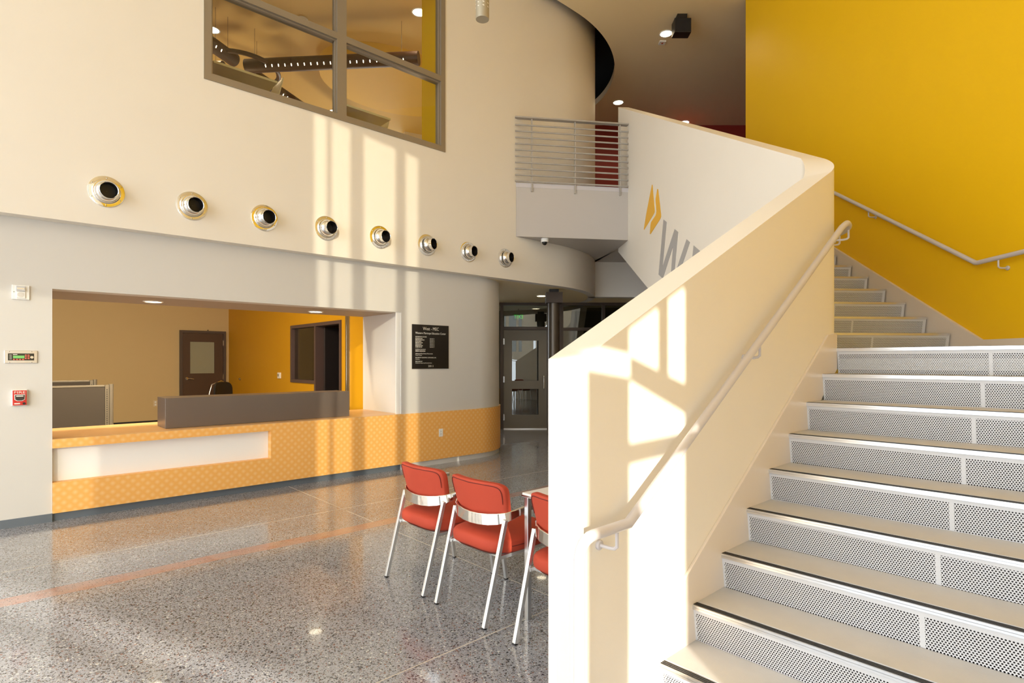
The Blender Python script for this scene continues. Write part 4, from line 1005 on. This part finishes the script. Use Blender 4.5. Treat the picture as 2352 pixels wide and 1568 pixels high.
def rect(a0, a1, b0=None, b1=None): fpanel([(a0, bz0 if b0 is None else b0), (a1, bz0 if b0 is None else b0), (a1, bz1 if b1 is None else b1), (a0, bz1 if b1 is None else b1)])
def sw(x, y): return ab(onY(x, y, VS))
A = lambda X_: ab((X_, VS, 0))[0]
aL, aR = A(1.967), A(2.40)                       # lit bay on the guard wall
rect(-7.2, -3.2); rect(-3.2, aR)
p1, p2, p3, p4 = sw(1428, 812), sw(1553, 876), sw(1553, 944), sw(1428, 868)
fpanel([(aL, p1[1]), (aR, p2[1]), (aR, p3[1]), (aL, p4[1])])
p1, p2, p3, p4 = sw(1428, 1016), sw(1553, 991), sw(1553, 1032), sw(1428, 1064)
fpanel([(aL, p1[1]), (aR, p2[1]), (aR, p3[1]), (aL, p4[1])])
v1, v2 = sw(1511, 800)[0], sw(1536, 800)[0]
rect(v2, v1, sw(1520, 860)[1], None)
fpanel([(aR, ab((2.40, VS, 1.86))[1]), (aL, ab((1.967, VS, 1.645))[1]), (aL, bz1), (aR, bz1)])
aE = A(1.69)
rect(aL, aE, None, sw(1360, 850)[1]); rect(aL, aE, sw(1360, 790)[1], None)
aE2 = ab((1.671, VS + TK + .01, 0))[0]
rect(aE, aE2, ab((1.671, VS + .1, 1.53))[1], None)
sung = bpy.data.materials.new('sun_mask_tint'); sung.use_nodes = True; sn = sung.node_tree; sn.nodes.remove(sn.nodes['Principled BSDF'])
tb_ = sn.nodes.new('ShaderNodeBsdfTransparent'); tb_.inputs['Color'].default_value = (.47, .465, .44, 1); sn.links.new(tb_.outputs[0], sn.nodes['Material Output'].inputs['Surface'])  # tint of added panes that weaken the sun on the reception wall
# bays that fall on the reception wall
def wa(px): return ab(onY(px, 400, WU))[0]
ztop = ab((3.9, WU, 4.40))[1]; zlow = 1.05
def fl_line(p): return ab(onZ(*p, 0))
l1a, l1b = fl_line((0, 1330)), fl_line((723, 1568)); sA, sB = fl_line((0, 1413)), fl_line((469, 1565)); tA, tB = fl_line((0, 1440)), fl_line((313, 1550))
def line(pa, pb, a_): return pa[1] + (pb[1] - pa[1]) * (a_ - pa[0]) / (pb[0] - pa[0])
aG = ab((.74, W, 0))[0]
cuts = [aE2, wa(960), wa(932), wa(908), wa(836), wa(804), wa(762), wa(750), wa(722), aG]
open_ = [False, True, False, True, False, True, False, True, False]
for a0, a1, op_ in zip(cuts, cuts[1:], open_):
    a0, a1 = sorted((a0, a1))
    lo0, lo1 = max(line(l1a, l1b, a0), bz0), max(line(l1a, l1b, a1), bz0)
    top = zlow if op_ else bz1
    fpanel([(a0, lo0), (a1, lo1), (a1, top), (a0, top)])
    if op_:
        rect(a0, a1, ztop, None); B().slab([fp(a0, zlow), fp(a1, zlow), fp(a1, ztop), fp(a0, ztop)], DH * -.01).build('sun_mask_pane', sung, ew)
    # added slat that casts the dark stripe across the floor
    fpanel([(a0, line(sA, sB, a0)), (a1, line(sA, sB, a1)), (a1, line(tA, tB, a1)), (a0, line(tA, tB, a0))])
sung2 = sung.copy(); sung2.name = 'sun_mask_side_tint'; sung2.node_tree.nodes['Transparent BSDF'].inputs['Color'].default_value = (.32, .32, .31, 1)  # darker tint for the added pane weakening sun at the far left
bt = ab((.4, W, 2.12))[1]
rect(aG, aG + 1.4, bt, None)
B().slab([fp(aG, bz0), fp(aG + 1.4, bz0), fp(aG + 1.4, bt), fp(aG, bt)], DH * -.01).build('sun_mask_pane', sung2, ew)
# mullions of the clear glazing on the left
wl_ = struct(B().box(-6.15, -6.0, -1.1, 6.85, ZC - .1, ZC).build('window_4', winfr), 'wide clear glazing of the lobby left of the camera')
for y in np.arange(-1.0, 6.8, 1.55): B().box(-6.15, -6.0, y - .04, y + .04, 0, ZC - .1).build('mullion', winfr, wl_)
for z in (.05, 2.4, 4.8): B().box(-6.14, -6.01, -1.1, 6.85, z - .04, z + .04).build('transom', winfr, wl_)
